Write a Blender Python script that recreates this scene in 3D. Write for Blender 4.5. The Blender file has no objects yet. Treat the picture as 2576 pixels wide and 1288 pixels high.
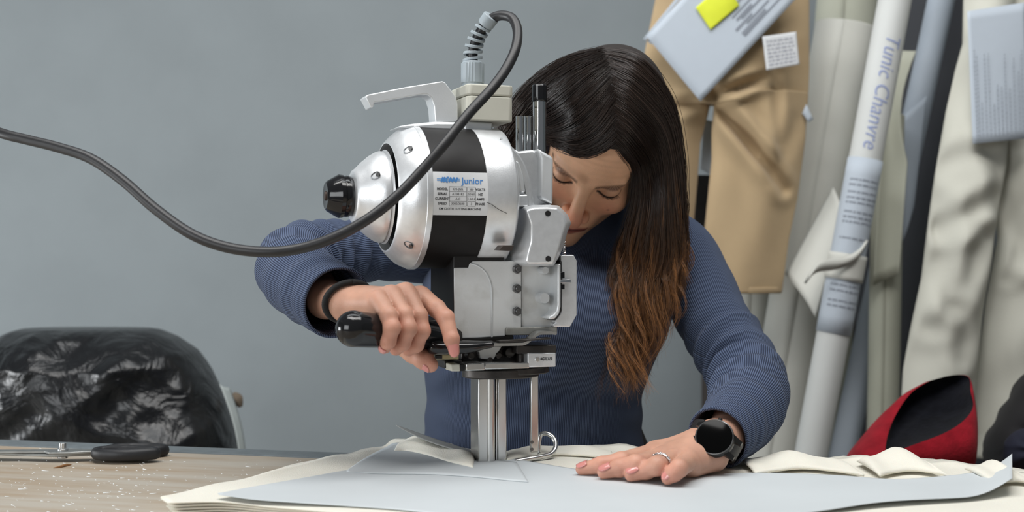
import bpy, bmesh, math, random
import numpy as np
from mathutils import Vector, Matrix
random.seed(7); np.random.seed(7)
V=Vector
COL=bpy.context.scene.collection
F=3000.0; CX,CY=1288.0,644.0; CAMZ=1.09; TZ=0.85; ST=0.872
def P(px,py,D): return V(((px-CX)/F*D, D, CAMZ-(py-CY)/F*D))
def T(px,py,z=ST):
    D=(CAMZ-z)*F/(py-CY); return V(((px-CX)/F*D, D, z))

# ---------------------------------------------------------------- materials
MATS={}
def mat(name,col,rough=.5,metal=0.,spec=.5,coat=0.,noise=0.,nscale=40.,col2=None,bump=0.,bscale=200.,sss=0.,attr=None,stretch=None,sheen=0.,detail=4.,rnoise=0.,ramp=(.35,.65)):
    if name in MATS: return MATS[name]
    m=bpy.data.materials.new(name); m.use_nodes=True
    nt=m.node_tree; N=nt.nodes; L=nt.links
    b=N['Principled BSDF']
    b.inputs['Base Color'].default_value=(*col,1); b.inputs['Roughness'].default_value=rough
    b.inputs['Metallic'].default_value=metal; b.inputs['Specular IOR Level'].default_value=spec
    b.inputs['Coat Weight'].default_value=coat; b.inputs['Coat Roughness'].default_value=.08
    b.inputs['Sheen Weight'].default_value=sheen
    if sss:
        b.inputs['Subsurface Weight'].default_value=sss; b.inputs['Subsurface Radius'].default_value=(.012,.005,.003); b.inputs['Subsurface Scale'].default_value=.35
    tc=N.new('ShaderNodeTexCoord'); mp=N.new('ShaderNodeMapping'); L.new(tc.outputs['Object'],mp.inputs['Vector'])
    if stretch: mp.inputs['Scale'].default_value=stretch
    csock=None
    if attr:
        a=N.new('ShaderNodeAttribute'); a.attribute_name=attr; csock=a.outputs['Color']
    if noise or col2:
        n=N.new('ShaderNodeTexNoise'); n.inputs['Scale'].default_value=nscale; n.inputs['Detail'].default_value=detail
        L.new(mp.outputs['Vector'],n.inputs['Vector'])
        r=N.new('ShaderNodeMapRange'); r.inputs[1].default_value=ramp[0]; r.inputs[2].default_value=ramp[1]
        L.new(n.outputs['Fac'],r.inputs[0])
        mx=N.new('ShaderNodeMix'); mx.data_type='RGBA'; L.new(r.outputs[0],mx.inputs['Factor'])
        if col2:
            mx.inputs['A'].default_value=(*col,1); mx.inputs['B'].default_value=(*col2,1)
        elif csock:
            mx.blend_type='MULTIPLY'; L.new(csock,mx.inputs['A']); mx.inputs['B'].default_value=(1-noise,)*3+(1,)
        else:
            mx.inputs['A'].default_value=(*[c*(1-noise) for c in col],1); mx.inputs['B'].default_value=(*[min(1,c*(1+noise)) for c in col],1)
        csock=mx.outputs['Result']
        if rnoise:
            rr=N.new('ShaderNodeMapRange'); rr.inputs[1].default_value=.3; rr.inputs[2].default_value=.7
            rr.inputs[3].default_value=max(.02,rough-rnoise); rr.inputs[4].default_value=rough+rnoise
            L.new(n.outputs['Fac'],rr.inputs[0]); L.new(rr.outputs[0],b.inputs['Roughness'])
    if csock: L.new(csock,b.inputs['Base Color'])
    if bump:
        n2=N.new('ShaderNodeTexNoise'); n2.inputs['Scale'].default_value=bscale; n2.inputs['Detail'].default_value=3
        L.new(mp.outputs['Vector'],n2.inputs['Vector'])
        bp=N.new('ShaderNodeBump'); bp.inputs['Strength'].default_value=bump; bp.inputs['Distance'].default_value=.002
        L.new(n2.outputs['Fac'],bp.inputs['Height']); L.new(bp.outputs['Normal'],b.inputs['Normal'])
    MATS[name]=m; return m

def rib_mat(name,col,col2,n):
    m=mat(name,col,.9,sheen=.06,spec=.12)
    nt=m.node_tree; N=nt.nodes; L=nt.links; b=N['Principled BSDF']
    uv=N.new('ShaderNodeUVMap'); uv.uv_map='UVMap'
    sp=N.new('ShaderNodeSeparateXYZ'); L.new(uv.outputs['UV'],sp.inputs[0])
    mu=N.new('ShaderNodeMath'); mu.operation='MULTIPLY'; mu.inputs[1].default_value=2*math.pi; L.new(sp.outputs['X'],mu.inputs[0])
    sn=N.new('ShaderNodeMath'); sn.operation='SINE'; L.new(mu.outputs[0],sn.inputs[0])
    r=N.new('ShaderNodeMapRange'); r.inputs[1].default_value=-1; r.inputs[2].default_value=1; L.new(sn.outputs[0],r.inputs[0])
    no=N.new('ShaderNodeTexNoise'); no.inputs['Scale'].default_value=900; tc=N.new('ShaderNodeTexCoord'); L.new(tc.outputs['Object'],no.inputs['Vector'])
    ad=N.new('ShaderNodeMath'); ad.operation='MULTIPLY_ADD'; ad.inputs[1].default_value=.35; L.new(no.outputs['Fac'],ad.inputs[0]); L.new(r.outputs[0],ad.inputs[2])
    mx=N.new('ShaderNodeMix'); mx.data_type='RGBA'; mx.inputs['A'].default_value=(*col2,1); mx.inputs['B'].default_value=(*col,1)  # darker colour in the rib valleys stands in for their shade
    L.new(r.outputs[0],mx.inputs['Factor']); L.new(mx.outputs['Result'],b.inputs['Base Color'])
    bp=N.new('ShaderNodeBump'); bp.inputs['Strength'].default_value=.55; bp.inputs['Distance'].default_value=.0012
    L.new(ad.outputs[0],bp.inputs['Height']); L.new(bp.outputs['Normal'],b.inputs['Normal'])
    return m

def srgb(r,g,b):
    f=lambda c:(c/255/12.92 if c<=10 else ((c/255+.055)/1.055)**2.4)
    return (f(r),f(g),f(b))

# ---------------------------------------------------------------- object helpers
def link(o,parent=None):
    COL.objects.link(o)
    if parent: o.parent=parent
    return o
def obj(name,verts,faces,m,parent=None,smooth=True,uvs=None,cols=None):
    me=bpy.data.meshes.new(name)
    if isinstance(verts,np.ndarray) and isinstance(faces,np.ndarray):
        nv,nf,k=len(verts),len(faces),faces.shape[1]
        me.vertices.add(nv); me.vertices.foreach_set('co',verts.astype(np.float32).ravel())
        me.loops.add(nf*k); me.loops.foreach_set('vertex_index',faces.astype(np.int32).ravel())
        me.polygons.add(nf); me.polygons.foreach_set('loop_start',(np.arange(nf)*k).astype(np.int32))
        me.update(calc_edges=True)
    else:
        me.from_pydata([tuple(v) for v in verts],[],[tuple(int(i) for i in f) for f in faces])
    if smooth: me.polygons.foreach_set('use_smooth',[True]*len(me.polygons))
    if uvs is not None:
        l=me.uv_layers.new(name='UVMap'); idx=np.empty(len(me.loops),np.int32); me.loops.foreach_get('vertex_index',idx)
        l.data.foreach_set('uv',np.asarray(uvs,np.float32)[idx].ravel())
    if cols is not None:
        a=me.color_attributes.new('Col','FLOAT_COLOR','POINT'); c=np.ones((len(me.vertices),4),np.float32); c[:,:3]=cols; a.data.foreach_set('color',c.ravel())
    if m: me.materials.append(m)
    o=bpy.data.objects.new(name,me); return link(o,parent)
def tag(o,label=None,cat=None,group=None,kind=None):
    if label: o['label']=label
    if cat: o['category']=cat
    if group: o['group']=group
    if kind: o['kind']=kind
    return o
def empty(name,loc,rz=0.,label=None,cat=None,group=None):
    o=bpy.data.objects.new(name,None); link(o); o.location=loc; o.rotation_euler=(0,0,rz); o.empty_display_size=.05
    return tag(o,label,cat,group)
def local(parent,verts):
    bpy.context.view_layer.update(); mi=parent.matrix_world.inverted(); return [mi@V(v) for v in verts]
def lnp(parent,A):
    bpy.context.view_layer.update(); mi=np.array(parent.matrix_world.inverted()); A=np.asarray(A,float); return A@mi[:3,:3].T+mi[:3,3]
def bevel(o,w,seg=2,ang=35):
    md=o.modifiers.new('b','BEVEL'); md.width=w; md.segments=seg; md.limit_method='ANGLE'; md.angle_limit=math.radians(ang); md.harden_normals=False
    return o
def solidify(o,t,off=-1.):
    md=o.modifiers.new('s','SOLIDIFY'); md.thickness=t; md.offset=off; return o
def subsurf(o,l=1):
    md=o.modifiers.new('ss','SUBSURF'); md.levels=l; md.render_levels=l; return o
def auto(o,deg=35):
    # split normals at hard edges
    me=o.data; bm=bmesh.new(); bm.from_mesh(me)
    for e in bm.edges:
        if len(e.link_faces)==2 and e.calc_face_angle(0)>math.radians(deg): e.smooth=False
    bm.to_mesh(me); bm.free(); return o

class MB:
    def __init__(s): s.v=[]; s.f=[]
    def add(s,v,f):
        b=len(s.v); s.v+= [V(x) for x in v]; s.f+=[[b+i for i in q] for q in f]; return s
    def box(s,x0,x1,y0,y1,z0,z1):
        return s.add([(x,y,z) for z in(z0,z1) for y in(y0,y1) for x in(x0,x1)],[(0,2,3,1),(4,5,7,6),(0,1,5,4),(2,6,7,3),(0,4,6,2),(1,3,7,5)])
    def prism(s,pts,y0,y1,axis='y'):
        n=len(pts); a=sum(pts[i][0]*pts[(i+1)%n][1]-pts[(i+1)%n][0]*pts[i][1] for i in range(n))
        if a<0: pts=pts[::-1]
        g={'y':lambda p,t:(p[0],t,p[1]),'z':lambda p,t:(p[0],p[1],t),'x':lambda p,t:(t,p[0],p[1])}[axis]
        v=[g(p,y0) for p in pts]+[g(p,y1) for p in pts]
        fs=[list(range(n)),list(range(2*n-1,n-1,-1))]+[((i+1)%n,i,n+i,n+(i+1)%n) for i in range(n)]
        if axis=='z': fs=[f[::-1] for f in map(list,fs)]
        return s.add(v,[list(f) for f in fs])
    def loft(s,rings,cap=True,closed=True):
        n=len(rings[0]); v=[p for r in rings for p in r]; f=[]
        for i in range(len(rings)-1):
            for j in range(n if closed else n-1):
                k=(j+1)%n; f.append((i*n+j,i*n+k,(i+1)*n+k,(i+1)*n+j))
        if cap: f+= [list(range(n))[::-1],[(len(rings)-1)*n+j for j in range(n)]]
        return s.add(v,f)
    def tube(s,path,r,n=12,cap=True):
        rs=r if hasattr(r,'__len__') else [r]*len(path)
        fr=frames(path); rings=[]
        for p,(t,u,w),q in zip(path,fr,rs):
            rings.append([V(p)+u*(math.cos(2*math.pi*k/n)*q)+w*(math.sin(2*math.pi*k/n)*q) for k in range(n)])
        return s.loft(rings,cap)
    def cyl(s,a,b,r,r2=None,n=24): return s.tube([a,b],[r,r if r2 is None else r2],n)
    def lathe(s,prof,axis='x',c=(0,0,0),n=64,cap=True):
        # prof: (t,r) along axis
        rings=[]
        for t,r in prof:
            ring=[]
            for k in range(n):
                a=2*math.pi*k/n; ca,sa=math.cos(a)*r,math.sin(a)*r
                ring.append(V(c)+V({'x':(t,ca,sa),'y':(sa,t,ca),'z':(ca,sa,t)}[axis]))
            rings.append(ring)
        return s.loft(rings,cap)
    def ball(s,c,r,n=12,m=8,M=None):
        r=r if hasattr(r,'__len__') else (r,r,r)
        rings=[]
        for i in range(1,m):
            th=math.pi*i/m
            rings.append([V((r[0]*math.sin(th)*math.cos(2*math.pi*k/n),r[1]*math.sin(th)*math.sin(2*math.pi*k/n),-r[2]*math.cos(th))) for k in range(n)])
        if M: rings=[[M@p for p in q] for q in rings]
        return s.loft([[V(c)+p for p in q] for q in rings])
    def obj(s,name,m,parent=None,smooth=True,hard=35):
        o=obj(name,s.v,s.f,m,parent,smooth)
        bm=bmesh.new(); bm.from_mesh(o.data); bmesh.ops.recalc_face_normals(bm,faces=bm.faces[:])
        bm.to_mesh(o.data); bm.free()
        if smooth and hard: auto(o,hard)
        return o
def frames(path):
    path=[V(p) for p in path]; out=[]; n=len(path); u=None
    for i in range(n):
        t=(path[min(i+1,n-1)]-path[max(i-1,0)]); t=t.normalized() if t.length>1e-9 else V((0,0,1))
        if u is None:
            a=V((0,0,1)) if abs(t.z)<.9 else V((0,1,0)); u=(a-t*a.dot(t)).normalized()
        else:
            u=(u-t*u.dot(t)).normalized()
        out.append((t,u,t.cross(u)))
    return out
def spl(pts,n):
    A=np.array([list(p) for p in pts],float); K=len(A)
    ts=np.linspace(0,K-1,n); out=[]
    for t in ts:
        i=min(int(t),K-2); u=t-i
        p0,p1,p2,p3=A[max(i-1,0)],A[i],A[i+1],A[min(i+2,K-1)]
        if i==0: p0=2*p1-p2
        if i+2>K-1: p3=2*p2-p1
        out.append(.5*((2*p1)+(-p0+p2)*u+(2*p0-5*p1+4*p2-p3)*u*u+(-p0+3*p1-3*p2+p3)*u**3))
    return np.array(out)
def splv(pts,n): return [V(p) for p in spl(pts,n)]
def text(body,size,align='CENTER',bold=0.,sx=1.,shear=0.):
    c=bpy.data.curves.new('t','FONT'); c.body=body; c.size=size; c.align_x=align; c.align_y='CENTER'; c.offset=bold; c.shear=shear; c.resolution_u=3
    o=bpy.data.objects.new('t',c); COL.objects.link(o); bpy.context.view_layer.update()
    me=o.evaluated_get(bpy.context.evaluated_depsgraph_get()).to_mesh()
    v=[(q.co.x*sx,q.co.y) for q in me.vertices]; f=[list(p.vertices) for p in me.polygons]
    o.evaluated_get(bpy.context.evaluated_depsgraph_get()).to_mesh_clear()
    bpy.data.objects.remove(o); bpy.data.curves.remove(c); return v,f
def refine(vf,mx):
    bm=bmesh.new(); vs=[bm.verts.new((x,y,0)) for x,y in vf[0]]
    for q in vf[1]:
        try: bm.faces.new([vs[i] for i in q])
        except ValueError: pass
    bmesh.ops.triangulate(bm,faces=bm.faces[:])
    for _ in range(5):
        es=[e for e in bm.edges if e.calc_length()>mx]
        if not es: break
        bmesh.ops.subdivide_edges(bm,edges=es,cuts=1); bmesh.ops.triangulate(bm,faces=bm.faces[:])
    bm.verts.index_update(); r=([(v.co.x,v.co.y) for v in bm.verts],[[v.index for v in f.verts] for f in bm.faces]); bm.free(); return r
def rect2(x0,x1,y0,y1): return [(x0,y0),(x1,y0),(x1,y1),(x0,y1)],[[0,1,2,3]]
class Flat:  # 2-D print collected as one layer on a surface
    def __init__(s): s.v=[]; s.f=[]
    def add(s,vf,dx=0,dy=0,rot=0.):
        b=len(s.v); c,sn=math.cos(rot),math.sin(rot)
        s.v+=[(x*c-y*sn+dx,x*sn+y*c+dy) for x,y in vf[0]]; s.f+=[[b+i for i in q] for q in vf[1]]; return s
    def line(s,x0,y0,x1,y1,w):
        d=math.hypot(x1-x0,y1-y0); nx,ny=-(y1-y0)/d*w/2,(x1-x0)/d*w/2
        return s.add(([(x0+nx,y0+ny),(x1+nx,y1+ny),(x1-nx,y1-ny),(x0-nx,y0-ny)],[[3,2,1,0]]))
    def obj(s,name,m,fn,parent=None,world=False):
        v=[fn(x,y) for x,y in s.v]
        return obj(name,local(parent,v) if world else v,s.f,m,parent,False)
def fib(x,y,z,s=1.):
    return (math.sin(x*17.3*s+y*9.1*s+1.3)+math.sin(y*21.7*s-x*6.2*s+z*8+.4)+math.sin(x*41.1*s+y*33.3*s+2.1)*.5)/2.5
# ================================================================ setting
wall_m=mat('grey wall paint',srgb(135,142,145),.75,noise=.03,nscale=6,bump=.12,bscale=180,spec=.3)
floor_m=mat('floor concrete',srgb(186,182,174),.6,noise=.1,nscale=8,bump=.1,bscale=60)
o=MB().box(-4,4.2,2.95,3.1,0,3.0).obj('wall_back',wall_m); tag(o,kind='structure')
o=MB().box(-4,4.2,-1.6,3.1,-.1,0).obj('floor',floor_m); tag(o,kind='structure')
o=MB().box(-4.1,-4,-1.6,3.1,0,3.0).obj('wall_left',wall_m); tag(o,kind='structure')
o=MB().box(4.2,4.3,-1.6,3.1,0,3.0).obj('wall_right',wall_m); tag(o,kind='structure')

# ================================================================ cutting table
wood=mat('pale plywood',srgb(166,147,124),.55,col2=srgb(182,174,161),nscale=5,stretch=(1.2,9,1),detail=6,bump=.08,bscale=90,ramp=(.3,.62))
ty=math.atan(-.225)
t_o=V((-.252,1.42,0)); tux=V((math.cos(ty),math.sin(ty),0)); tuy=V((-math.sin(ty),math.cos(ty),0))
tab=empty('cutting_table',t_o,ty,'long pale plywood cutting table with a grey rear edge strip','table')
bevel(MB().box(-1.3,1.75,-1.05,0,TZ-.035,TZ).obj('tabletop',wood,tab),.002)
bevel(MB().box(-1.3,1.75,.0005,.038,TZ-.05,TZ+.0015).obj('edge_strip',mat('grey edge strip',srgb(104,112,116),.5,noise=.1,nscale=60),tab),.002)
grey_steel=mat('grey steel legs',(.2,.21,.22),.45,.6,noise=.1)
for x in(-1.22,1.67):
    for y in(-.97,-.03): bevel(MB().box(x-.03,x+.03,y-.03,y+.03,0,TZ-.036).obj('leg',grey_steel,tab),.004)
bevel(MB().box(-1.19,1.64,-.05,-.01,TZ-.12,TZ-.036).obj('apron',grey_steel,tab),.002)

# lint on the table: uncountable
lm=MB(); rnd=random.Random(3)
for i in range(300):
    px=rnd.uniform(-60,760) if i%3 else rnd.gauss(260,130); py=rnd.uniform(1128,1290) if i%2 else rnd.gauss(1215,30)
    if py<1125+.041*px: continue
    c=T(px,py,TZ+.0004)
    rel=c-t_o
    if rel.dot(tuy)>-.004: continue
    if px>520 and py>1243-(px-525)*.35: continue
    l=min(.006,rnd.expovariate(1/.0009)+.0003); a=rnd.uniform(-.5,.6); w=rnd.uniform(.0001,.0004)
    dx,dy=V((math.cos(a)*l,math.sin(a)*l*1.5,0)),V((-math.sin(a)*w,math.cos(a)*w,0))
    lm.add([c-dx-dy,c+dx-dy*.4,c+dx*.8+dy,c-dx+dy+V((0,0,.0008))],[(0,1,2,3)])
o=lm.obj('fabric_lint',mat('white lint',srgb(232,236,236),.9,noise=.05),None,False); tag(o,'tiny white fabric lint scattered over the bare plywood','lint',kind='stuff')

# ================================================================ scissors
steel=mat('scissor steel',srgb(150,152,150),.38,.75,noise=.08,nscale=90)
sc_b=mat('scissor black rubber',srgb(30,31,34),.5,noise=.15,nscale=120,bump=.1)
sc0=T(158,1160,TZ); sc=empty('fabric_scissors',sc0,0.02,'open steel tailor scissors with black handles lying on the plywood','scissors')
k=lambda px,py,z: tuple(T(px,py,z)-sc0)
def blade(p_list,z0,z1,name,m):
    mb=MB(); mb.prism([(q[0],q[1]) for q in p_list],z0,z1,'z'); return bevel(mb.obj(name,m,sc),.0006)
def at(px,py,z):
    q=T(px,py,TZ+z)-sc0; return (q.x,q.y)
blade([(-.006,.010),(.02,.011),(.04,.010),(.04,-.004),(.012,-.012),(-.012,-.011),(-.02,-.003),(-.13,-.004),(-.15,.004),(-.13,.008)],.0095,.0125,'blade',steel)
blade([(-.006,-.010),(.02,-.004),(.045,.004),(.045,.016),(.01,.012),(-.02,.012),(-.135,.026),(-.15,.024),(-.13,.016)],.0062,.0092,'blade',steel)
bevel(MB().cyl((0,0,.0035),(0,0,.0215),.0042,n=8).cyl((0,0,.0035),(0,0,.006),.006,n=16).cyl((0,0,.0125),(0,0,.0150),.0062,n=16).obj('pivot_screw',mat('bright steel',(.62,.64,.65),.25,.9),sc),.0004)
def bow(c,ax,ay,rot,z,name):
    pts=[]
    for i in range(33):
        a=2*math.pi*i/32; x,y=ax*math.cos(a),ay*math.sin(a)*(1-.25*math.cos(a)); pts.append(V((c[0]+x*math.cos(rot)-y*math.sin(rot),c[1]+x*math.sin(rot)+y*math.cos(rot),z)))
    mb=MB()
    rings=[]
    fr=frames(pts)
    for p,(t,u,w) in zip(pts,fr):
        out=(p-V((c[0],c[1],z))).normalized()
        rings.append([p+out*(math.cos(b)*.0048)+V((0,0,math.sin(b)*.0068)) for b in [2*math.pi*k/12 for k in range(12)]])
    mb.loft(rings,False); return mb.obj(name,sc_b,sc)
bow((.076,-.008),.036,.015,-.05,.0105,'handle'); bow((.077,.028),.034,.017,.12,.0075,'handle')
bevel(MB().prism([(.036,-.004),(.045,.006),(.105,.000),(.112,-.008),(.105,-.0165),(.06,-.0175),(.036,-.010)],.0085,.0112,'z').obj('tang',steel,sc),.0005)
MB().tube([(-.01,-.034,.0007),(.004,-.031,.0009),(.012,-.033,.0007)],[.0003,.0009,.0003],6)

# ================================================================ fabric layers and paper on the table
cream=mat('cream cotton',srgb(234,230,217),.9,noise=.035,nscale=14,bump=.35,bscale=900,sheen=.2,spec=.15,sss=.08)
paperm=mat('pattern paper',srgb(200,206,209),.6,noise=.02,nscale=10,bump=.06,bscale=40,spec=.3)
def patch(name,back,front,nu,nv,m,zf,th,wav=0.,seed=0,sub=True):
    B=spl(back,nu+1); Fr=spl(front,nu+1); vs=[]; fs=[]
    for j in range(nv+1):
        t=j/nv
        for i in range(nu+1):
            p=B[i]*(1-t)+Fr[i]*t; x,y,z=p
            vs.append((x,y,z+zf(i/nu,t,x,y)))
    for j in range(nv):
        for i in range(nu):
            a=j*(nu+1)+i; fs.append((a,a+nu+1,a+nu+2,a+1))
    o=obj(name,vs,fs,m); solidify(o,th,-1)
    return o
def TT(L,z): return [T(a,b,z) for a,b in L]
back0=[(962,1128),(1005,1106),(1090,1116),(1200,1136),(1330,1134),(1450,1126),(1600,1124),(1720,1132),(1880,1152),(1990,1146),(2100,1150),(2240,1150),(2330,1156),(2480,1168),(2600,1185)]
leftc=[(525,1246),(560,1212),(640,1194),(720,1168),(830,1137),(880,1140),(962,1128)]
def layer(i,name,lab):
    z=TZ+.0054+.0030*i; rr=random.Random(50+i)
    d=lambda s: rr.uniform(-s,s)
    # built as quad: left/back edge versus front/right edge
    back=[(430-i*4+d(6),1292-i*9),(545+d(8)-i*4,1236-i*4+d(2)),(640+d(8),1200-i*1.0),(730+d(8),1172-i*.6),(835+d(8),1144),(905+d(8),1140)]+[(a+d(6),b+4-i*.5+d(2)) for a,b in back0]
    front=[(440-i*3+d(6),1298-i*8),(560+d(6),1291-i*7),(700+d(4),1297-i*5),(860,1305-i*3),(1000,1314-i*3),(1150,1320)]+[(1150+j*115,1330) for j in range(1,14)]+[(2700,1330),(2760,1330)]
    n=len(back); front=front[:n]+[(2760,1330)]*(n-len(front))
    ph=rr.uniform(0,9)
    def zf(u,t,x,y):
        e=math.exp(-((t)/.05)**2)
        q=min(1,max(0,(abs(x)-.14)/.10)); return e*(.0022+.0018*math.sin(x*70)+.001*math.sin(x*150+1))*(1 if x>-.2 else .5)-.0021*q*q*(3-2*q)
    o=patch(name,TT(back,z),TT(front,z),150,34,cream,zf,.0014)
    return tag(o,lab,'fabric','cream cotton layers of the cutting stack')
labs=['cream cotton layer lying directly on the plywood, lowest of the stack','second cream cotton layer up from the plywood in the stack','third cream cotton layer up from the plywood in the stack',
 'third cream cotton layer down from the paper in the stack','second cream cotton layer down from the paper in the stack','cream cotton layer directly beneath the pattern paper, topmost of the stack']
for i in range(6): layer(i,'fabric_layer',labs[i])
# top pattern paper
zp=ST-.0008
pb=[(548,1248),(690,1222),(840,1192),(905,1182),(958,1150),(1005,1124),(1090,1128),(1200,1150),(1290,1158),(1450,1186),(1560,1196),(1700,1200),(1820,1196),(1960,1196),(2100,1200),(2250,1211),(2380,1204),(2470,1190),(2546,1176)]
pf=[(552,1250),(640,1262),(760,1270),(900,1277),(1000,1284),(1100,1297),(1200,1315),(1300,1325),(1400,1328),(1500,1328),(1600,1328),(1700,1326),(1800,1320),(1900,1308),(2050,1290),(2200,1272),(2330,1262),(2450,1254),(2546,1240)]
def zpf(u,t,x,y):
    e=math.exp(-(t/.10)**2)
    r=.0016*math.sin(x*19+1)*math.sin(y*13)+.0008*math.sin(x*37+y*20)
    lift=.012*max(0,(u-.93)/.07)**2 if u>.93 else 0
    return .0017+r*.55+e*.0006+lift
o=patch('pattern_paper',TT(pb,zp),TT(pf,zp),160,40,paperm,zpf,.0004); tag(o,'large pale grey pattern paper spread over the cream cotton stack','paper')
# smaller sheet lying on the main sheet
pb2=[(872,1187),(912,1162),(966,1134),(1004,1118),(1100,1135),(1200,1153),(1300,1166)]
pf2=[(872,1190),(960,1196),(1050,1198),(1110,1200),(1200,1206),(1280,1214),(1330,1218)]
o=patch('pattern_paper',TT(pb2,zp+.0003),TT(pf2,zp+.0003),50,12,paperm,lambda u,t,x,y:zpf(.5,.5,x,y)+.0003,.0002); tag(o,'small pale paper sheet overlapping the large one, left of the cutter post','paper')
# dark edged card strip sticking up behind
cardm=mat('grey card',srgb(150,152,150),.6,noise=.05)
mb=[T(998,1082,.905),T(1060,1100,.9),T(1120,1122,.889),T(1200,1142,.881)]
mb=[P(996,1077,1.365),P(1060,1100,1.345),P(1130,1124,1.325),P(1196,1144,1.305)]
mf=[P(997,1079,1.36),P(1060,1112,1.325),P(1130,1136,1.30),P(1194,1148,1.29)]
o=patch('card_strip',mb,mf,30,4,cardm,lambda u,t,x,y:.004,.0006); tag(o,'thin grey card strip curling up behind the cutter post','card')
# soft folds along the back edge
def fold(pts,w,h,name,lab,lift=0.,tail=.05):
    C=splv([T(a,b,ST+.002) for a,b in pts],60); rings=[]
    n=11
    for i,c in enumerate(C):
        u=i/59; env=math.sin(math.pi*min(1,max(0,u)))**.45; hh=.75*h*env*(.8+.3*math.sin(u*11+w*900)); ring=[]
        for k in range(n):
            a=k/(n-1); 
            ring.append(c+V((0,.5*w-(w+tail)*a,hh*(math.sin(math.pi*min(1,a**.62)))**.9+lift)))
        rings.append(ring)
    o=MB().loft(rings,False,False).obj(name,cream,None,True,0); solidify(o,.0022,-1); return tag(o,lab,'fabric','loose cream folds along the back of the stack')
fold([(1000,1118),(1030,1114),(1080,1122),(1140,1138),(1195,1150)],.018,.014,'fabric_fold','small cream fold curling beside the cutter post')
fold([(1275,1142),(1330,1133),(1400,1128),(1470,1131),(1540,1138)],.02,.0075,'fabric_fold','low cream fold behind the wire presser foot',0,.025)
fold([(1530,1150),(1580,1142),(1640,1140),(1700,1148),(1760,1160)],.022,.010,'fabric_fold','low cream fold below the waist of the sweater')
fold([(1870,1162),(1930,1154),(1990,1150),(2060,1156),(2130,1166)],.024,.0105,'fabric_fold','long cream fold just past the watch wrist')
fold([(2165,1166),(2200,1158),(2245,1154),(2300,1160),(2330,1168)],.03,.017,'fabric_fold','tall rounded cream fold in front of the red hat')
fold([(2440,1185),(2475,1178),(2510,1180),(2560,1192)],.03,.012,'fabric_fold','cream fold at the paper end near the black bag')

sp_=[T(134,1177,TZ+.0008),T(150,1174,TZ+.0012),T(166,1170,TZ+.0016),T(180,1169,TZ+.0010)]
o=MB().tube(splv(sp_,14),[.0003,.0005,.0008,.001,.0012,.0014,.0015,.0016,.0016,.0015,.0013,.001,.0007,.0003],6).obj('wood_splinter',mat('brown splinter',srgb(140,100,62),.7,noise=.1)); tag(o,'thin brown sliver lying on the plywood in front of the scissors','splinter')
# ================================================================ cloth cutting machine
TH=math.radians(20); mo=V(((1240-CX)/F*1.28,1.28,TZ)); mux=V((math.cos(TH),math.sin(TH),0)); muy=V((-math.sin(TH),math.cos(TH),0))
mac=empty('cutting_machine',mo,TH,'silver electric cloth cutting machine with a black band, standing on the cloth stack','cutting machine')
CAM=V((0,0,CAMZ))
def ML(px,py,ly):
    d=V(((px-CX)/F,1,-(py-CY)/F)); t=(ly-(CAM-mo).dot(muy))/d.dot(muy); r=CAM+d*t-mo; return r.dot(mux),r.z
def MXY(px,py,D):
    r=P(px,py,D)-mo; return V((r.dot(mux),r.dot(muy),r.z))
cast=mat('cast aluminium',srgb(236,238,240),  .36,.62,noise=.04,nscale=120,bump=.05,bscale=700)
castp=mat('silver painted casting',srgb(228,231,233),.42,.45,noise=.05,nscale=30,bump=.04,bscale=600)
dustm=mat('dusty silver plate',srgb(236,238,238),.5,.2,col2=srgb(190,188,180),nscale=18,ramp=(.52,.75),detail=7,bump=.05,bscale=500)
chrome=mat('chrome',(.82,.82,.82),.07,1.)
satin=mat('satin steel',(.62,.62,.61),.26,.95,noise=.1,nscale=50,stretch=(1,1,.1))
black=mat('gloss black plastic',(.010,.010,.011),.12,spec=.4,coat=.1)
bandm=mat('dusty black motor band',srgb(22,20,20),.5,col2=srgb(34,32,32),nscale=30,stretch=(1,1,2),ramp=(.45,.8),spec=.28)
blackm=mat('matt black',srgb(27,26,27),.5,noise=.2,nscale=60)
darkst=mat('oily dark steel',srgb(66,63,61),.42,.6,noise=.25,nscale=60,bump=.1,bscale=300)
ivory=mat('ivory plastic',srgb(203,202,190),.45,noise=.02)
greyp=mat('grey gland plastic',srgb(158,168,174),.45,noise=.03)
screwm=mat('dark screw steel',(.16,.16,.16),.35,.8)
white=mat('white label',srgb(226,228,230),.5,noise=.01)
ink=mat('black print',srgb(48,48,52),.6); blue=mat('blue print',srgb(74,138,206),.6); blue2=mat('light blue print',srgb(120,168,220),.6)
az=ML(1160,499,0)[1]; R0=.074
def bx(px,r): # axial position of a ring of radius r (mm) from the pixel where its near side bulges
    return ML(px,499,-r/1000)[0]
prof=lambda L:[(bx(p,r),r/1000) for p,r in L]
# motor parts
xk=bx(891,20)
xe=bx(900,27)
MB().lathe([(xk+.004,.017),(xk,.0205),(xk-.004,.0215),(xk-.007,.0205),(xk-.008,.022),(xk-.012,.0225),(xk-.019,.0185),(xk-.024,.0155),(xk-.0255,.0135),(xk-.025,.006)],c=(0,0,az)).obj('end_knob',black,mac)
kb=V((xk-.0252,0,az))
MB().lathe([(xk-.0262,.0001),(xk-.0262,.0045),(xk-.0248,.005)],c=(0,0,az),n=20).obj('knob_slot',mat('worn brass',srgb(60,46,38),.5,.4,noise=.2),mac)
cone=MB().lathe([(xk+.001,.012)]+prof([(899,25.5),(902,27.2),(908,28.6),(930,36),(953,42.5),(971,46.3),(981,47.6),(986,47.4),(989,44)]),c=(0,0,az),n=96).obj('fan_cone',cast,mac,True,50)
MB().lathe([(bx(975,44),.030),(bx(985,45),.0440),(bx(992,49),.0478),(bx(996,50),.0490),(bx(1000,48),.040)],c=(0,0,az),n=80).obj('cone_flange',cast,mac)
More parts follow.
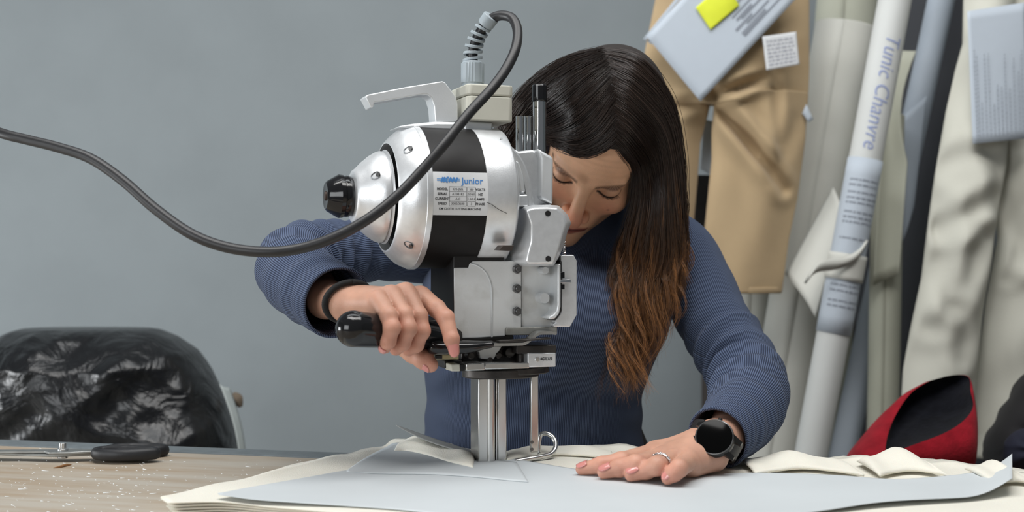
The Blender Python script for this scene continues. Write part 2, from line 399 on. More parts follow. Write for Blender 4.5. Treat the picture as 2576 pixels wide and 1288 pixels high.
MB().lathe([(bx(1003,53)+.010,.03),(bx(1003,53)+.0105,.0560)],c=(0,0,az),n=64).obj('vent_shade',mat('black vent shade',(.004,.004,.004),.8),mac)  # near-black disc painted for the shade inside the vent opening
bell=MB().lathe([(bx(1003,53)+.012,.0555)]+prof([(1003,55.6),(1003.5,56.6),(1006,58.0),(1016,61.5),(1030,66),(1046,70.3),(1062,73),(1072,74.2),(1076,74.6)]),c=(0,0,az),n=128).obj('motor_bell',cast,mac,True,60)
MB().lathe(prof([(1076,74.9),(1077,75.4),(1090,75.4),(1091,74.9)]),c=(0,0,az),n=128).obj('bell_rim',cast,mac)
xb0,xb1=bx(1091,74.5),bx(1229,74.5)
MB().lathe([(xb0,.0744),(xb1,.0744)],c=(0,0,az),n=128).obj('motor_band',bandm,mac)
MB().lathe([(xb1-.0008,.0748),(xb1,.0752)]+[(bx(1300,74.5),.0752),(bx(1304,74),.0742),(bx(1309,70),.068)],c=(0,0,az),n=128).obj('motor_housing',cast,mac)
# recessed vent screws on cone and bell
def onring(px,py,prof_xr):
    # point on a surface of revolution under a pixel: march along the ray
    d=V(((px-CX)/F,1,-(py-CY)/F)); lo=None
    for i in range(4000):
        D=1.10+i*.00006; r=CAM+d*D-mo; q=V((r.dot(mux),r.dot(muy),r.z-az)); rr=math.hypot(q.y,q.z)
        for (x0,r0),(x1,r1) in zip(prof_xr[:-1],prof_xr[1:]):
            if x0<=q.x<=x1 and rr<=r0+(r1-r0)*(q.x-x0)/(x1-x0+1e-9):
                sl=(r1-r0)/(x1-x0+1e-9); n=V((-sl,q.y/rr,q.z/rr)).normalized(); return V((q.x,q.y,q.z+az)),n
    return None
cp=prof([(902,27.2),(930,36),(953,42.5),(981,47.6)]); bp=prof([(1001,53.2),(1016,60.5),(1030,66),(1046,70.3),(1072,74.2)])
for px,py,pf in((1030,376,bp),(1031,617,bp),(1001,498,bp),(948,441,cp),(916,603,cp)):
    if px==1001: continue
    q=onring(px,py,pf)
    if not q: continue
    p,n=q; s=MB(); ax=V((1,0,0)); w=n.cross(ax).normalized(); tt=w.cross(n).normalized()
    if tt.x<0: tt=-tt
    v=[];m=20
    rec=[p+n*.0009+tt*(math.cos(2*math.pi*k/m)*(.0066 if math.cos(2*math.pi*k/m)<0 else .0042))+w*(math.sin(2*math.pi*k/m)*.0040) for k in range(m)]
    rec2=[p-n*.0012+(a-p)*.7 for a in rec]
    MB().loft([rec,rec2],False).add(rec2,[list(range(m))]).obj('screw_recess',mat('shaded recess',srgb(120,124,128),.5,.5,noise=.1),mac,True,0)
    MB().cyl(p-n*.001+tt*.0015,p+n*.0012+tt*.0015,.0023,n=12).obj('vent_screw',screwm,mac)
# nameplate on the band
pc=ML(1158.5,487,-R0); pcx=pc[0]; pcz=pc[1]-az
def onband(u,v,r=.0750):
    ph=(pcz+v)/R0; return V((pcx+u,-r*math.cos(ph),az+r*math.sin(ph)))
NW,NH=.0575,.0432
vs=[];fs=[]
for j in range(13):
    for i in range(5): vs.append(onband(-NW/2+NW*i/4,-NH/2+NH*j/12))
for j in range(12):
    for i in range(4): a=j*5+i; fs.append((a,a+1,a+6,a+5))
npl=obj('nameplate',vs,fs,white,mac)
pr=Flat(); pb_=Flat(); pl=Flat()
U=lambda px:(px-1160)/134*.0575; W=lambda py:-(py-487)/104*.0432
pb_.add(text('Junior',.0093,bold=.00012,sx=1.0),U(1189),W(457))
# striped monogram of slanted strokes between two bars
for py,h in((452.5,1.6),(456.5,1.6)):
    pl.line(U(1103),W(py),U(1159),W(py),.0009)
def bar(x0,y0,x1,y1,w): pb_.line(U(x0),W(y0),U(x1),W(y1),w)
for x in(1113,1118,1132,1140,1148): bar(x,460.5,x+5,448.5,.0017)
bar(1118,454,1123,448.5,.0015); bar(1117,454,1121,460.5,.0015)
bar(1124,459,1129,460.5,.0014); bar(1124,459,1127,450,.0014); bar(1127,449,1132,448.5,.0013)
bar(1136,448.5,1140,460.5,.0014); bar(1144,448.5,1147,460,.0014)
fsz=.0037
for i,(a,b,c,d) in enumerate((('MODEL','KM-JNR','380','VOLTS'),('SERIAL','AT08182','50/60','HZ'),('CURRENT','A.C','1.0/0.8','AMPS'),('SPEED','3000/3600','3','PHASE'))):
    y=W(477.3+11.4*i)
    pr.add(text(a,fsz*.92,bold=.00009),U(1115.5),y); pr.add(text(d,fsz*.92,bold=.00009),U(1208),y)
    pr.add(text(b,fsz*.88),U(1153),y); pr.add(text(c,fsz*.84),U(1186),y)
for x in(1132.5,1174,1176.5,1196): pr.line(U(x),W(471.3),U(x),W(517),.00028)
for i in range(5):
    y=W(471.3+11.4*i); pr.line(U(1132.5),y,U(1174),y,.00028); pr.line(U(1176.5),y,U(1196),y,.00028)
pr.add(text('KM CLOTH CUTTING MACHINE',fsz*.82,bold=.00004),U(1159),W(524))
on=lambda x,y:onband(x,y,.0752)
pr.v,pr.f=refine((pr.v,pr.f),.0022); pr.obj('plate_text',ink,on,npl); pl.obj('plate_bars',blue2,on,npl); pb_.obj('plate_logo',blue,lambda x,y:onband(x,y,.0753),npl)

# carrying handle
def ppts(L,ly): return [ML(a,b,ly) for a,b in L]
hy=-.012
hp=ppts([(919,243),(926,238),(1020,219),(1113,204),(1120,207),(1147,243),(1152,262),(1152,306),(1096,306),(1093,268),(1086,246),(1075,238),(1060,238),(942,258),(939,270),(934,271)],hy)
bevel(MB().prism(hp,hy,.013).obj('carry_handle',castp,mac),.0028,3)
ft=[(1000,318),(1040,311),(1096,306),(1150,307),(1163,316),(1163,331),(1090,329),(1040,326)]
bevel(MB().prism(ppts(ft,-.02),-.022,.022).obj('handle_foot',castp,mac),.003,3)
# junction box with lid and neck
x0=ML(1176,240,-.03)[0]; x1=ML(1292,240,-.03)[0]; zt=ML(1230,212,-.03)[1]; zl=ML(1230,241,-.03)[1]; zb=ML(1230,304,-.03)[1]
def rbox(x0,x1,y0,y1,r): return [(x0+r,y0),(x1-r,y0),(x1,y0+r),(x1,y1-r),(x1-r,y1),(x0+r,y1),(x0,y1-r),(x0,y0+r)]
bevel(MB().prism(rbox(x0,x1,-.030,.032,.004),zb,zl-.0003,'z').obj('junction_box',ivory,mac),.0016,3)
bevel(MB().prism(rbox(x0-.0004,x1+.0004,-.0304,.0324,.004),zl+.0003,zt,'z').obj('box_lid',ivory,mac),.0018,3)
xa=ML(1168,310,-.02)[0]; xc=ML(1240,310,-.02)[0]
bevel(MB().box(xa,xc,-.02,.02,az+.066,zb).obj('box_neck',castp,mac),.002)
# cable gland
gx,gz=ML(1189,205,-.004); gy=-.004
g0=V((gx,gy,zt))
MB().lathe([(zt,.0115),(zt+.004,.0115)],'z',(gx,gy,0),28).obj('gland_base',greyp,mac)
hexs=[]
for i in range(48):
    a=2*math.pi*i/48; r=.0122+.00035*(1 if i%2 else -1)*(1 if (i//4)%3 else 0); hexs.append((gx+r*math.cos(a),gy+r*math.sin(a)))
z1=ML(1189,160,gy)[1]
bevel(MB().prism(hexs,zt+.004,z1,'z').lathe([(z1,.0118),(z1+.002,.0105)],'z',(gx,gy,0),28).obj('gland_nut',greyp,mac),.0004,1,50)
# spiral strain relief: a coil of flat turns about a bending axis
axis=splv([MXY(1189,157,1.272),MXY(1190,130,1.271),MXY(1196,105,1.268),MXY(1206,84,1.265),MXY(1221,62,1.262),MXY(1236,42,1.258)],60)
fr=frames(axis); rings=[]; turns=6.3; nst=260
for i in range(nst+1):
    u=i/nst*.84; fi=u*59; k=min(int(fi),58); w=fi-k
    c=axis[k].lerp(axis[k+1],w); t,a,b=fr[k]; ph=2*math.pi*turns*i/nst
    rd=a*math.cos(ph)+b*math.sin(ph); r=.0108-.0030*u
    rings.append([c+rd*(r-.0030)-t*.0016,c+rd*r-t*.0014,c+rd*r+t*.0014,c+rd*(r-.0030)+t*.0016])
sp=MB().loft(rings); 
ea,eb=axis[46],axis[59]; te=(eb-ea).normalized()
sp.tube([ea,ea+te*.003,eb,eb+te*.0005],[.0080,.0088,.0090,.0078],24)
bevel(sp.obj('strain_relief',greyp,mac,True,30),.0003,1)
# power cord
cpts=[(1190,165,1.272),(1190,130,1.271),(1196,105,1.268),(1206,84,1.265),(1221,62,1.262),(1240,45,1.258),(1265,39,1.252),(1290,48,1.243),(1302,80,1.232),(1296,125,1.218),(1272,175,1.205),(1235,225,1.19),(1180,285,1.172),(1120,360,1.155),(1060,430,1.145),(1000,492,1.135),(930,548,1.125),(850,593,1.12),(760,624,1.12),(670,634,1.12),(570,622,1.125),(480,588,1.13),(390,525,1.14),(310,455,1.15),(230,400,1.16),(150,372,1.17),(70,352,1.18),(0,334,1.19),(-120,290,1.22),(-300,180,1.27),(-460,-60,1.32),(-520,-420,1.36),(-530,-900,1.38)]
cord=[MXY(*q) for q in splv(cpts,260)]
MB().tube(cord,[.0052]*len(cord),14).obj('power_cord',mat('black rubber cable',srgb(40,40,42),.42,noise=.1,nscale=90),mac)
# chrome guide tubes
def vt(px0,px1,y0,y1,ly,name,m,r=None):
    xa,za=ML(px0,y0,ly); xb,_=ML(px1,y0,ly); _,zb=ML(px0,y1,ly); rr=(xb-xa)/2*math.cos(.05)
    return MB().lathe([(zb,rr),(za,rr)],'z',((xa+xb)/2,ly,0),28).obj(name,m,mac)
bevel(vt(1339.5,1375,212,256,.012,'tube_cap',black),.0018,2)
vt(1341.5,1373.5,256,400,.012,'guide_tube',chrome)
vt(1298,1317,292,392,.02,'guide_rod',chrome); vt(1320,1340,292,392,.024,'guide_rod',chrome)
# gear housing casting
gh=[(1262,352),(1282,368),(1306,380),(1340,376),(1372,388),(1389,396),(1389,518),(1300,521),(1292,500),(1290,440)]
bevel(MB().prism(ppts(gh,-.03),-.03,.036).obj('gear_housing',cast,mac),.003,3)
# curved web between motor and gear housing, with a slot
wb=[(1255,352),(1272,366),(1300,395),(1318,430),(1330,480),(1333,520)]
rg=[]
for a,b in wb:
    x,z=ML(a,b,-.045); rg.append(V((x,-.043,z)))
MB().tube(splv(rg,30),[.0042]*30,10).obj('curved_web',cast,mac)
bevel(MB().prism(ppts([(1292,400),(1306,408),(1316,440),(1322,484),(1308,486),(1302,450)],-.046),-.0475,-.030).obj('web_rib',castp,mac),.002)
bevel(MB().prism(ppts([(1300,490),(1300,521),(1340,521),(1340,505),(1335,488)],-.04),-.046,-.02).obj('housing_ledge',cast,mac),.002)
bevel(MB().prism(ppts([(1349,372),(1358,400),(1357,500),(1389,516),(1390,396),(1372,386)],-.036),-.040,-.02).obj('housing_face',castp,mac),.0035,3)
# crank cover (rounded saddle)
fb=[(1312,521),(1340,516),(1375,515),(1405,517),(1428,540),(1437,561),(1427,585),(1418,618),(1405,650),(1393,668),(1345,668),(1302,668),(1288,660),(1283,640),(1293,606),(1305,570)]
ff=[(1324,529),(1345,523),(1375,522),(1402,524),(1419,543),(1425,562),(1416,588),(1408,618),(1399,645),(1391,663),(1350,664),(1328,664),(1325,655),(1328,638),(1337,605),(1337,565)]
r1=[V((x,-.034,z)) for x,z in ppts(fb,-.034)]; r0=[V((x,-.074,z)) for x,z in ppts(ff,-.074)]
rm=[a.lerp(b,.55)+(a.lerp(b,.55)-sum(r1,V())/16)*.05 for a,b in zip(r1,r0)]
r2=[p+V((0,.055,0)) for p in r1]
bevel(MB().loft([r0,rm,r1,r2]).obj('crank_cover',cast,mac,True,50),.004,4,25)
for a,b in((1378,537),(1379,651)):
    x,z=ML(a,b,-.074); MB().cyl((x,-.0745,z),(x,-.07,z),.0030,n=16).obj('cover_screw',blackm,mac)
x,z=ML(1412,584,-.06)
# dark notch below the motor
bevel(MB().prism(ppts([(1254,629),(1264,617),(1292,617),(1286,631)],-.0745),-.0765,-.060).obj('motor_notch',mat('dark notch',srgb(70,62,58),.5,.3,noise=.1),mac),.0004)
# lower body plate
lpx=ppts([(1142,673),(1178,673),(1180,664),(1190,656),(1312,656),(1312,830),(1272,830),(1272,846),(1142,853)],-.042)
bevel(MB().prism(lpx,-.042,.0).obj('lower_plate',dustm,mac),.0012)
xl,z0=ML(1142,850,-.0415); _,z1=ML(1142,668,-.042)
bevel(MB().box(xl-.0005,xl+.055,-.0415,.043,z0-.002,az-.05).obj('side_cover',blackm,mac),.001)
# raised seam on the plate
seam=splv([V((ML(a,b,-.042)[0],-.0422,ML(a,b,-.042)[1])) for a,b in((1184,664),(1200,668),(1218,682),(1230,702),(1236,726),(1237,770),(1237,848))],40)
MB().tube(seam,[.0010]*40,8).obj('plate_seam',castp,mac)
# right hand body panel
bevel(MB().prism(ppts([(1311,656),(1395,656),(1396,832),(1311,832)],-.037),-.0385,.03).obj('side_panel',dustm,mac),.001)
for a,b in((1299,677),(1299,726),(1299,783)):
    x,z=ML(a,b,-.042); bevel(MB().cyl((x,-.0462,z),(x,-.040,z),.0050,n=6).cyl((x,-.0475,z),(x,-.0455,z),.0026,n=12).obj('plate_bolt',screwm,mac),.0006)
for a,b,r in((1362,680,.0040),(1360,749,.0058)):
    x,z=ML(a,b,-.04); MB().lathe([(-.052,r*.9),(-.051,r),(-.036,r)],'y',(x,0,z),20).obj('guide_peg',castp,mac)
# bracket strip with rounded lower corner
bk=ppts([(1394,664),(1402,664),(1402,770),(1398,788),(1388,800),(1373,803),(1371,797),(1384,790),(1392,780),(1394,766)],-.05)
bevel(MB().prism(bk,-.060,-.03).obj('belt_bracket',castp,mac),.0012)
bevel(MB().prism(ppts([(1401,664),(1409,655),(1409,782),(1395,800),(1380,805),(1398,788)],-.045),-.050,-.02).obj('gap_shade_strip',blackm,mac),.001)  # black strip put in for the shade of the gap by the sharpener
# sharpener housing
sh=ppts([(1409,641),(1441,641),(1449,656),(1449,792),(1432,822),(1390,822),(1390,813),(1396,812),(1394,806),(1409,786)],-.045)
bevel(MB().prism(sh,-.048,.012).obj('sharpener_housing',cast,mac),.0026,3)
bevel(MB().prism(ppts([(1402,684),(1418,684),(1418,700),(1409,700),(1409,715),(1418,715),(1418,728),(1402,728)],-.049),-.052,-.047).obj('release_clip',black,mac),.0006)
bevel(MB().prism(ppts([(1404,704),(1424,704),(1424,703),(1434,703),(1434,711),(1404,711)],-.052),-.054,-.049).obj('release_lever',chrome,mac),.0006)
x,zz=ML(1419,600,-.02); zz2=ML(1419,645,-.02)[1]
cs=MB(); n=60
cs.tube([V((x+.0016*math.cos(i*.9),-.02+.0016*math.sin(i*.9),zz2+(zz-zz2)*i/n)) for i in range(n+1)],[.0006]*(n+1),6).obj('tension_spring',chrome,mac)
# foot lift lever with black spoon grip
rail=bevel(MB().prism(ppts([(1142,849),(1290,842),(1290,866),(1142,872)],-.038),-.040,.03).obj('slide_rail',darkst,mac),.001)
bevel(MB().prism(ppts([(1272,824),(1401,822),(1401,841),(1340,843),(1272,843)],-.043),-.0445,.02).obj('worn_foot',mat('worn grey alloy',srgb(165,165,160),.5,.5,noise=.18,nscale=50),mac),.001)
st=[(1232,866),(1290,865),(1316,863),(1334,851),(1352,838),(1374,836),(1394,838)]
C=splv([V((ML(a,b,-.052)[0],-.052,ML(a,b,-.052)[1])) for a,b in st],40)
MB().loft([[c+V((0,-.006,.0014)),c+V((0,.006,.0022)),c+V((0,.006,-.0012)),c+V((0,-.006,-.0016))] for c in C]).obj('lift_lever',satin,mac,True,30)
sg=[(1078,873,.0048),(1082,873,.0066),(1096,874,.0072),(1130,874,.0070),(1165,873,.0068),(1195,871,.0056),(1220,868,.0042),(1237,866,.0036),(1239,866,.0022)]
sgp=spl([(*V((ML(a,b,-.058)[0],-.058,ML(a,b,-.058)[1])),r) for a,b,r in sg],40)
rg=[]
for q in sgp:
    c=V(q[:3]); r=q[3]; rg.append([c+V((0,math.cos(2*math.pi*k/16)*r*1.5,math.sin(2*math.pi*k/16)*r)) for k in range(16)])
MB().loft(rg).obj('lever_grip',black,mac)
bevel(MB().prism(ppts([(1255,857),(1340,852),(1385,849),(1385,853),(1340,857),(1290,861),(1256,862)],-.060),-.061,-.050).obj('spring_strip',darkst,mac),.0004)
# mechanism below
bevel(MB().prism(ppts([(1298,869),(1398,868),(1398,888),(1298,890)],-.045),-.047,.012).obj('dark_plate',darkst,mac),.001)
gb=bevel(MB().prism(ppts([(1326,887),(1397,887),(1397,922),(1326,924)],-.046),-.048,.005).obj('grease_block',cast,mac),.0012)
gt=Flat(); a,b=ML(1377,903,-.0483); gt.add(text('GREASE',.0052,sx=.66,bold=.00008),a,b)
a2,b2=ML(1363,903,-.0483); gt.add(([(a2-.0021,b2),(a2,b2+.0016),(a2,b2-.0016)],[[0,2,1]])); gt.line(a2-.0003,b2,a2+.0021,b2,.0012)
gt.obj('grease_text',ink,lambda x,y:V((x,-.0483,y)),gb)
x,z=ML(1351,904,-.048); MB().lathe([(-.0492,.0022),(-.047,.0030)],'y',(x,0,z),16).obj('grease_nipple',chrome,gb)
MB().cyl(V((ML(1313,890,-.03)[0],-.03,ML(1313,890,-.03)[1])),V((ML(1313,922,-.03)[0],-.03,ML(1313,922,-.03)[1])),.006,n=20).obj('dark_pin',darkst,mac)
bevel(MB().prism(ppts([(1217,912),(1330,911),(1330,926),(1217,929)],-.045),-.048,.0).obj('slide_bar',satin,mac),.001)
bevel(MB().prism(ppts([(1170,914),(1218,912),(1218,931),(1170,933)],-.05),-.053,-.02).obj('bar_sleeve',satin,mac),.0012)
bevel(MB().prism(ppts([(1133,916),(1156,915),(1157,934),(1134,934)],-.05),-.052,-.03).obj('bar_end',ivory,mac),.0012)
bevel(MB().prism(ppts([(1152,917),(1174,916),(1174,933),(1152,934)],-.046),-.047,-.03).obj('bar_core',blackm,mac),.0004)
bevel(MB().prism(ppts([(1094,892),(1153,892),(1153,904),(1094,904)],-.046),-.048,-.02).obj('brass_block',mat('brass',srgb(178,165,128),.4,.5,noise=.1),mac),.0006)
bevel(MB().prism(ppts([(1095,894),(1112,894),(1112,902),(1095,902)],-.048),-.0492,-.046).obj('block_clip',blackm,mac),.0003)
bevel(MB().prism(ppts([(1115,906),(1160,905),(1160,925),(1115,926)],-.03),-.034,.03).obj('black_stop',blackm,mac),.001)
bevel(MB().prism(ppts([(1160,868),(1300,866),(1300,912),(1160,912)],-.02),-.022,.03).obj('gear_carrier',darkst,mac),.002)
bevel(MB().prism(ppts([(1200,870),(1262,870),(1240,905),(1208,902)],-.03),-.032,-.01).obj('carrier_lug',dustm,mac),.001)
for a,b,r in((1278,886,.0052),(1250,893,.0035),(1180,893,.004),(1228,905,.003)):
    x,z=ML(a,b,-.026); MB().lathe([(-.034,r*.7),(-.033,r),(-.018,r)],'y',(x,0,z),18).obj('carrier_screw',darkst,mac)
dc=ML(1257,943,0)
def disc(px0,px1,y0,y1,name,m):
    xa,za=ML(px0,y0,0); xb,_=ML(px1,y0,0); _,zb=ML(px0,y1,0); c=(xa+xb)/2; r=(xb-xa)/2
    rg=[[(c+math.cos(2*math.pi*k/40)*r,math.sin(2*math.pi*k/40)*.034,z) for k in range(40)] for z in(zb,za)]
    return bevel(MB().loft([[V(p) for p in q] for q in rg]).obj(name,m,mac),.0012)
disc(1165,1352,928,950,'disc_plate',darkst); disc(1205,1376,924,940,'upper_disc',darkst)
# standard (post), presser rod and foot
zp0=.0215; zp1=ML(1240,952,-.02)[1]
def px_x(px,ly): return ML(px,1050,ly)[0]
bevel(MB().box(px_x(1204,-.016),px_x(1228,-.016),-.016,.012,zp0,zp1).obj('post_flange',satin,mac),.0012)
xm=px_x(1239,-.02); MB().lathe([(zp0,.0050),(zp1,.0050)],'z',(xm,-.0135,0),28).obj('post_rod',satin,mac)
bevel(MB().box(px_x(1252,-.014),px_x(1274.5,-.014),-.0145,.012,zp0,zp1).obj('post_flange',satin,mac),.0012)
bevel(MB().box(px_x(1226,-.01),px_x(1256,-.01),-.010,.010,zp0,zp1).obj('post_core',darkst,mac),.0006)
bevel(MB().box(px_x(1248.5,-.015),px_x(1250.5,-.015),-.0155,.002,zp0,zp1).obj('knife_blade',chrome,mac),.0002)
xr0,xr1=px_x(1333.5,-.008),px_x(1352.5,-.008); zr=ML(1340,1138,-.01)[1]
bevel(MB().box(xr0,xr1,-.011,-.006,zr,ML(1340,944,-.01)[1]).obj('presser_rod',satin,mac),.0009)
for y in(1112,1130):
    x,z=ML(1338,y,-.011); MB().cyl((x,-.0118,z),(x,-.0105,z),.0018,n=10).obj('rod_pin',screwm,mac)
wl=splv([MXY(1356,1138,1.304),MXY(1356,1110,1.305),MXY(1360,1094,1.306),MXY(1372,1090,1.306),MXY(1388,1097,1.304),MXY(1397,1112,1.300),MXY(1396,1130,1.294),MXY(1384,1143,1.287),MXY(1362,1149,1.28),MXY(1330,1155,1.272),MXY(1296,1161,1.264)],60)
MB().tube(wl,[.0026]*60,12).obj('presser_loop',satin,mac)
fp=splv([MXY(1356,1138,1.304),MXY(1340,1146,1.30),MXY(1310,1154,1.288),MXY(1276,1161,1.272)],24)
fl=[[c+V((0,-.006,.0008)),c+V((0,.006,.0008)),c+V((0,.006,-.0012)),c+V((0,-.006,-.0012))] for c in fp]
MB().loft(fl).obj('presser_foot',satin,mac,True,30)
bevel(MB().prism([(-.07,-.06),(.05,-.06),(.06,-.045),(.06,.030),(.05,.042),(-.07,.042),(-.085,.03),(-.085,-.045)],.0003,.0025,'z').obj('base_plate',satin,mac),.001)
# main grip: black knob handle reaching out to the operator's hand
ga,gb_=MXY(1128,848,1.228),MXY(878,826,1.130)
gd=(gb_-ga).normalized(); L=(gb_-ga).length
pr_=[(0,.011),(.010,.0125),(.03,.0140),(.06,.0152),(L-.03,.0168),(L-.006,.0176)]+[(L-.006+.0178*math.sin(a),.0178*math.cos(a)) for a in [math.pi/2*i/9 for i in range(1,9)]]+[(L+.0118,.0005)]
MB().tube([ga+gd*t for t,_ in pr_],[r for _,r in pr_],32).obj('main_grip',black,mac,True,0)
bevel(MB().prism(ppts([(1066,806),(1142,800),(1142,866),(1076,862)],-.04),-.0415,.02).obj('grip_bracket',blackm,mac),.002)
MB().cyl(ga-gd*.006,ga+gd*.012,.0145,n=24).obj('grip_collar',darkst,mac)

# loose dark thread clinging to the motor housing
tp_=[]
for a,b in ((1224,509),(1236,514),(1250,524),(1262,531),(1276,537)):
    d=V(((a-CX)/F,1,-(b-CY)/F))
    for i in range(6000):
        r=CAM+d*(1.12+i*.00003)-mo; q=V((r.dot(mux),r.dot(muy),r.z))
        if math.hypot(q.y,q.z-az)<.0757: break
    tp_.append(mac.matrix_world@q if False else mo+mux*q.x+muy*q.y+V((0,0,q.z)))
o=MB().tube(splv(tp_,20),[.00028]*19+[.0001],6).obj('thread_scrap',mat('dark thread',srgb(50,48,48),.8,noise=.1)); tag(o,'short dark thread stuck to the silver motor housing beside the nameplate','thread')
# ================================================================ person
per=empty('person',(.03,1.6,0),0,'woman with long dark wavy hair in a blue ribbed sweater, bending over the cutting machine','person')
# ---- head frame
pit,yaw,rol=math.radians(46),math.radians(-20),math.radians(27)
HS=.00093
Rx=np.array([[1,0,0],[0,math.cos(pit),-math.sin(pit)],[0,math.sin(pit),math.cos(pit)]])
Rz=np.array([[math.cos(yaw),-math.sin(yaw),0],[math.sin(yaw),math.cos(yaw),0],[0,0,1]])
Ry=np.array([[math.cos(rol),0,math.sin(rol)],[0,1,0],[-math.sin(rol),0,math.cos(rol)]])
HR=Rz@Rx@Ry; HT=np.array([.1045,1.467,1.09+.136])
def HW(x,y,z): return V(HR@np.array([x,y,z],float)*HS+HT)   # head millimetres -> world
h=.0015; LO=np.array([-.315,1.115,.86]); HI=np.array([.325,1.64,1.36])
SH=np.ceil((HI-LO)/h).astype(int)
ax=[(LO[i]+h*np.arange(SH[i])).astype(np.float32) for i in range(3)]
G=np.full(SH,1.,np.float32)
def region(lo,hi):
    s=[]
    for i in range(3):
        a=max(0,int((lo[i]-LO[i])/h)); b=min(SH[i],int((hi[i]-LO[i])/h)+2); s.append(slice(a,b))
    return tuple(s),(ax[0][s[0]][:,None,None],ax[1][s[1]][None,:,None],ax[2][s[2]][None,None,:])
def smin(a,b,k):
    q=np.clip(.5+.5*(b-a)/k,0,1); return b*(1-q)+a*q-k*q*(1-q)
def smax(a,b,k): return -smin(-a,-b,k)
def cap(X,Y,Z,a,b,ra,rb):
    a=np.asarray(a,np.float32); b=np.asarray(b,np.float32); d=b-a; dd=float(d@d)+1e-12
    t=np.clip(((X-a[0])*d[0]+(Y-a[1])*d[1]+(Z-a[2])*d[2])/dd,0,1)
    return np.sqrt((X-a[0]-t*d[0])**2+(Y-a[1]-t*d[1])**2+(Z-a[2]-t*d[2])**2)-(ra+(rb-ra)*t)
def ell(X,Y,Z,c,r):
    k0=np.sqrt(((X-c[0])/r[0])**2+((Y-c[1])/r[1])**2+((Z-c[2])/r[2])**2); 
    return (k0-1)*min(r)*.9+0*k0 if False else (k0-1)*(r[0]*r[1]*r[2])**(1/3)
def sph(X,Y,Z,c,r): return np.sqrt((X-c[0])**2+(Y-c[1])**2+(Z-c[2])**2)-r
def put(lo,hi,fn,k=.012):
    s,(X,Y,Z)=region(lo,hi); G[s]=smin(G[s],fn(X,Y,Z),k)
def putcap(a,b,ra,rb,k=.012):
    a=np.array(a);b=np.array(b); m=max(ra,rb)+.03
    put(np.minimum(a,b)-m,np.maximum(a,b)+m,lambda X,Y,Z:cap(X,Y,Z,a,b,ra,rb),k)
# ---- head
def headf(X,Y,Z):
    D=np.stack(np.broadcast_arrays(X-HT[0],Y-HT[1],Z-HT[2]),-1).astype(np.float32)
    L=D@HR.astype(np.float32)/HS   # R^T applied
    x,y,z=L[...,0],L[...,1],L[...,2]; xa=np.abs(x)
    d=ell(x,y,z,(0,17,44),(72,92,80))
    d=smin(d,ell(x,y,z,(0,-30,32),(61,51,60)),16)
    d=smin(d,ell(x,y,z,(0,-26,-25),(58,55,78)),14)
    d=smin(d,cap(xa,y,z,(0,-74,-98),(48,-8,-62),17,17),14)
    d=smin(d,sph(xa,y,z,(0,-78,-100),14),10)
    d=smin(d,sph(xa,y,z,(38,-52,-28),24),14)
    d=smin(d,ell(x,y,z,(0,-66,-64),(30,25,28)),12)
    d=smin(d,cap(xa,y,z,(12,-77,11),(43,-64,13),8.5,5.5),9)
    d=smax(d,-ell(xa,y,z,(32,-92,-1),(19,14,11)),9)
    lid=sph(xa,y,z,(31,-66,-1),14.5)
    d=smin(d,lid,2.5)
    # lid crease and lash groove
    d=smax(d,-(np.abs(sph(xa,y,z,(31,-66,3),15.3)+0)+ (np.abs(z-6)*.9)-.8),1.5)
    d=smin(d,cap(xa,y,z,(0,-80,6),(0,-101,-40),8,10),11)
    d=smin(d,sph(xa,y,z,(0,-104,-42.5),10),6)
    d=smin(d,ell(xa,y,z,(13,-90,-45),(7,10,7.5)),4.5)
    d=smax(d,-ell(xa,y,z,(6.5,-98,-53),(3.6,5.5,3.2)),2)
    d=smin(d,cap(xa,y,z,(2,-91.5,-66),(19,-83,-69.5),5,2.6),4)
    d=smin(d,cap(xa,y,z,(0,-90.5,-76),(16,-84,-73),6,3),4)
    d=smax(d,-cap(xa,y,z,(0,-98.5,-70.5),(23,-86.5,-70.8),1.6,1.0),1.8)
    d=smax(d,-cap(xa,y,z,(0,-97,-56),(0,-98,-63),1.8,1.6),3)
    d=smin(d,ell(xa-.12*(y-10),y,z,(71,12,-14),(6,18,29)),4)
    return d*HS
c=HT; put(c-.165,c+.165,headf,.004)
putcap(HW(0,40,-50),(.088,1.572,1.150),.046,.042,.010)
putcap((.088,1.572,1.150),(.078,1.58,1.07),.042,.045,.01)
# trunk and arms under the clothes
putcap((.072,1.575,1.07),(.04,1.55,.93),.048,.068,.02); putcap((.04,1.545,.95),(.03,1.55,.80),.082,.085,.03)
putcap((.08,1.565,1.09),(.200,1.558,1.092),.038,.030,.02); putcap((.06,1.565,1.09),(-.085,1.56,1.095),.038,.030,.02)
putcap((-.085,1.56,1.095),(-.165,1.507,1.096),.022,.020,.01); putcap((-.165,1.507,1.096),(-.238,1.42,1.088),.020,.020,.01); putcap((-.238,1.42,1.088),(-.238,1.36,1.075),.020,.020,.01)
putcap((.200,1.558,1.092),(.250,1.502,1.012),.028,.026,.01); putcap((.250,1.502,1.012),(.276,1.435,.956),.026,.025,.01); putcap((.276,1.435,.956),(.265,1.36,.93),.025,.025,.01)
WR=P(868,763,1.213); WL=P(1797,1111,1.222)
putcap((-.238,1.36,1.075),P(820,752,1.25),.025,.0185,.012); putcap(P(820,752,1.25),WR,.0185,.0175,.012)
putcap((.265,1.36,.93),P(1822,1100,1.25),.025,.0195,.012); putcap(P(1822,1100,1.25),WL,.0195,.0185,.012)
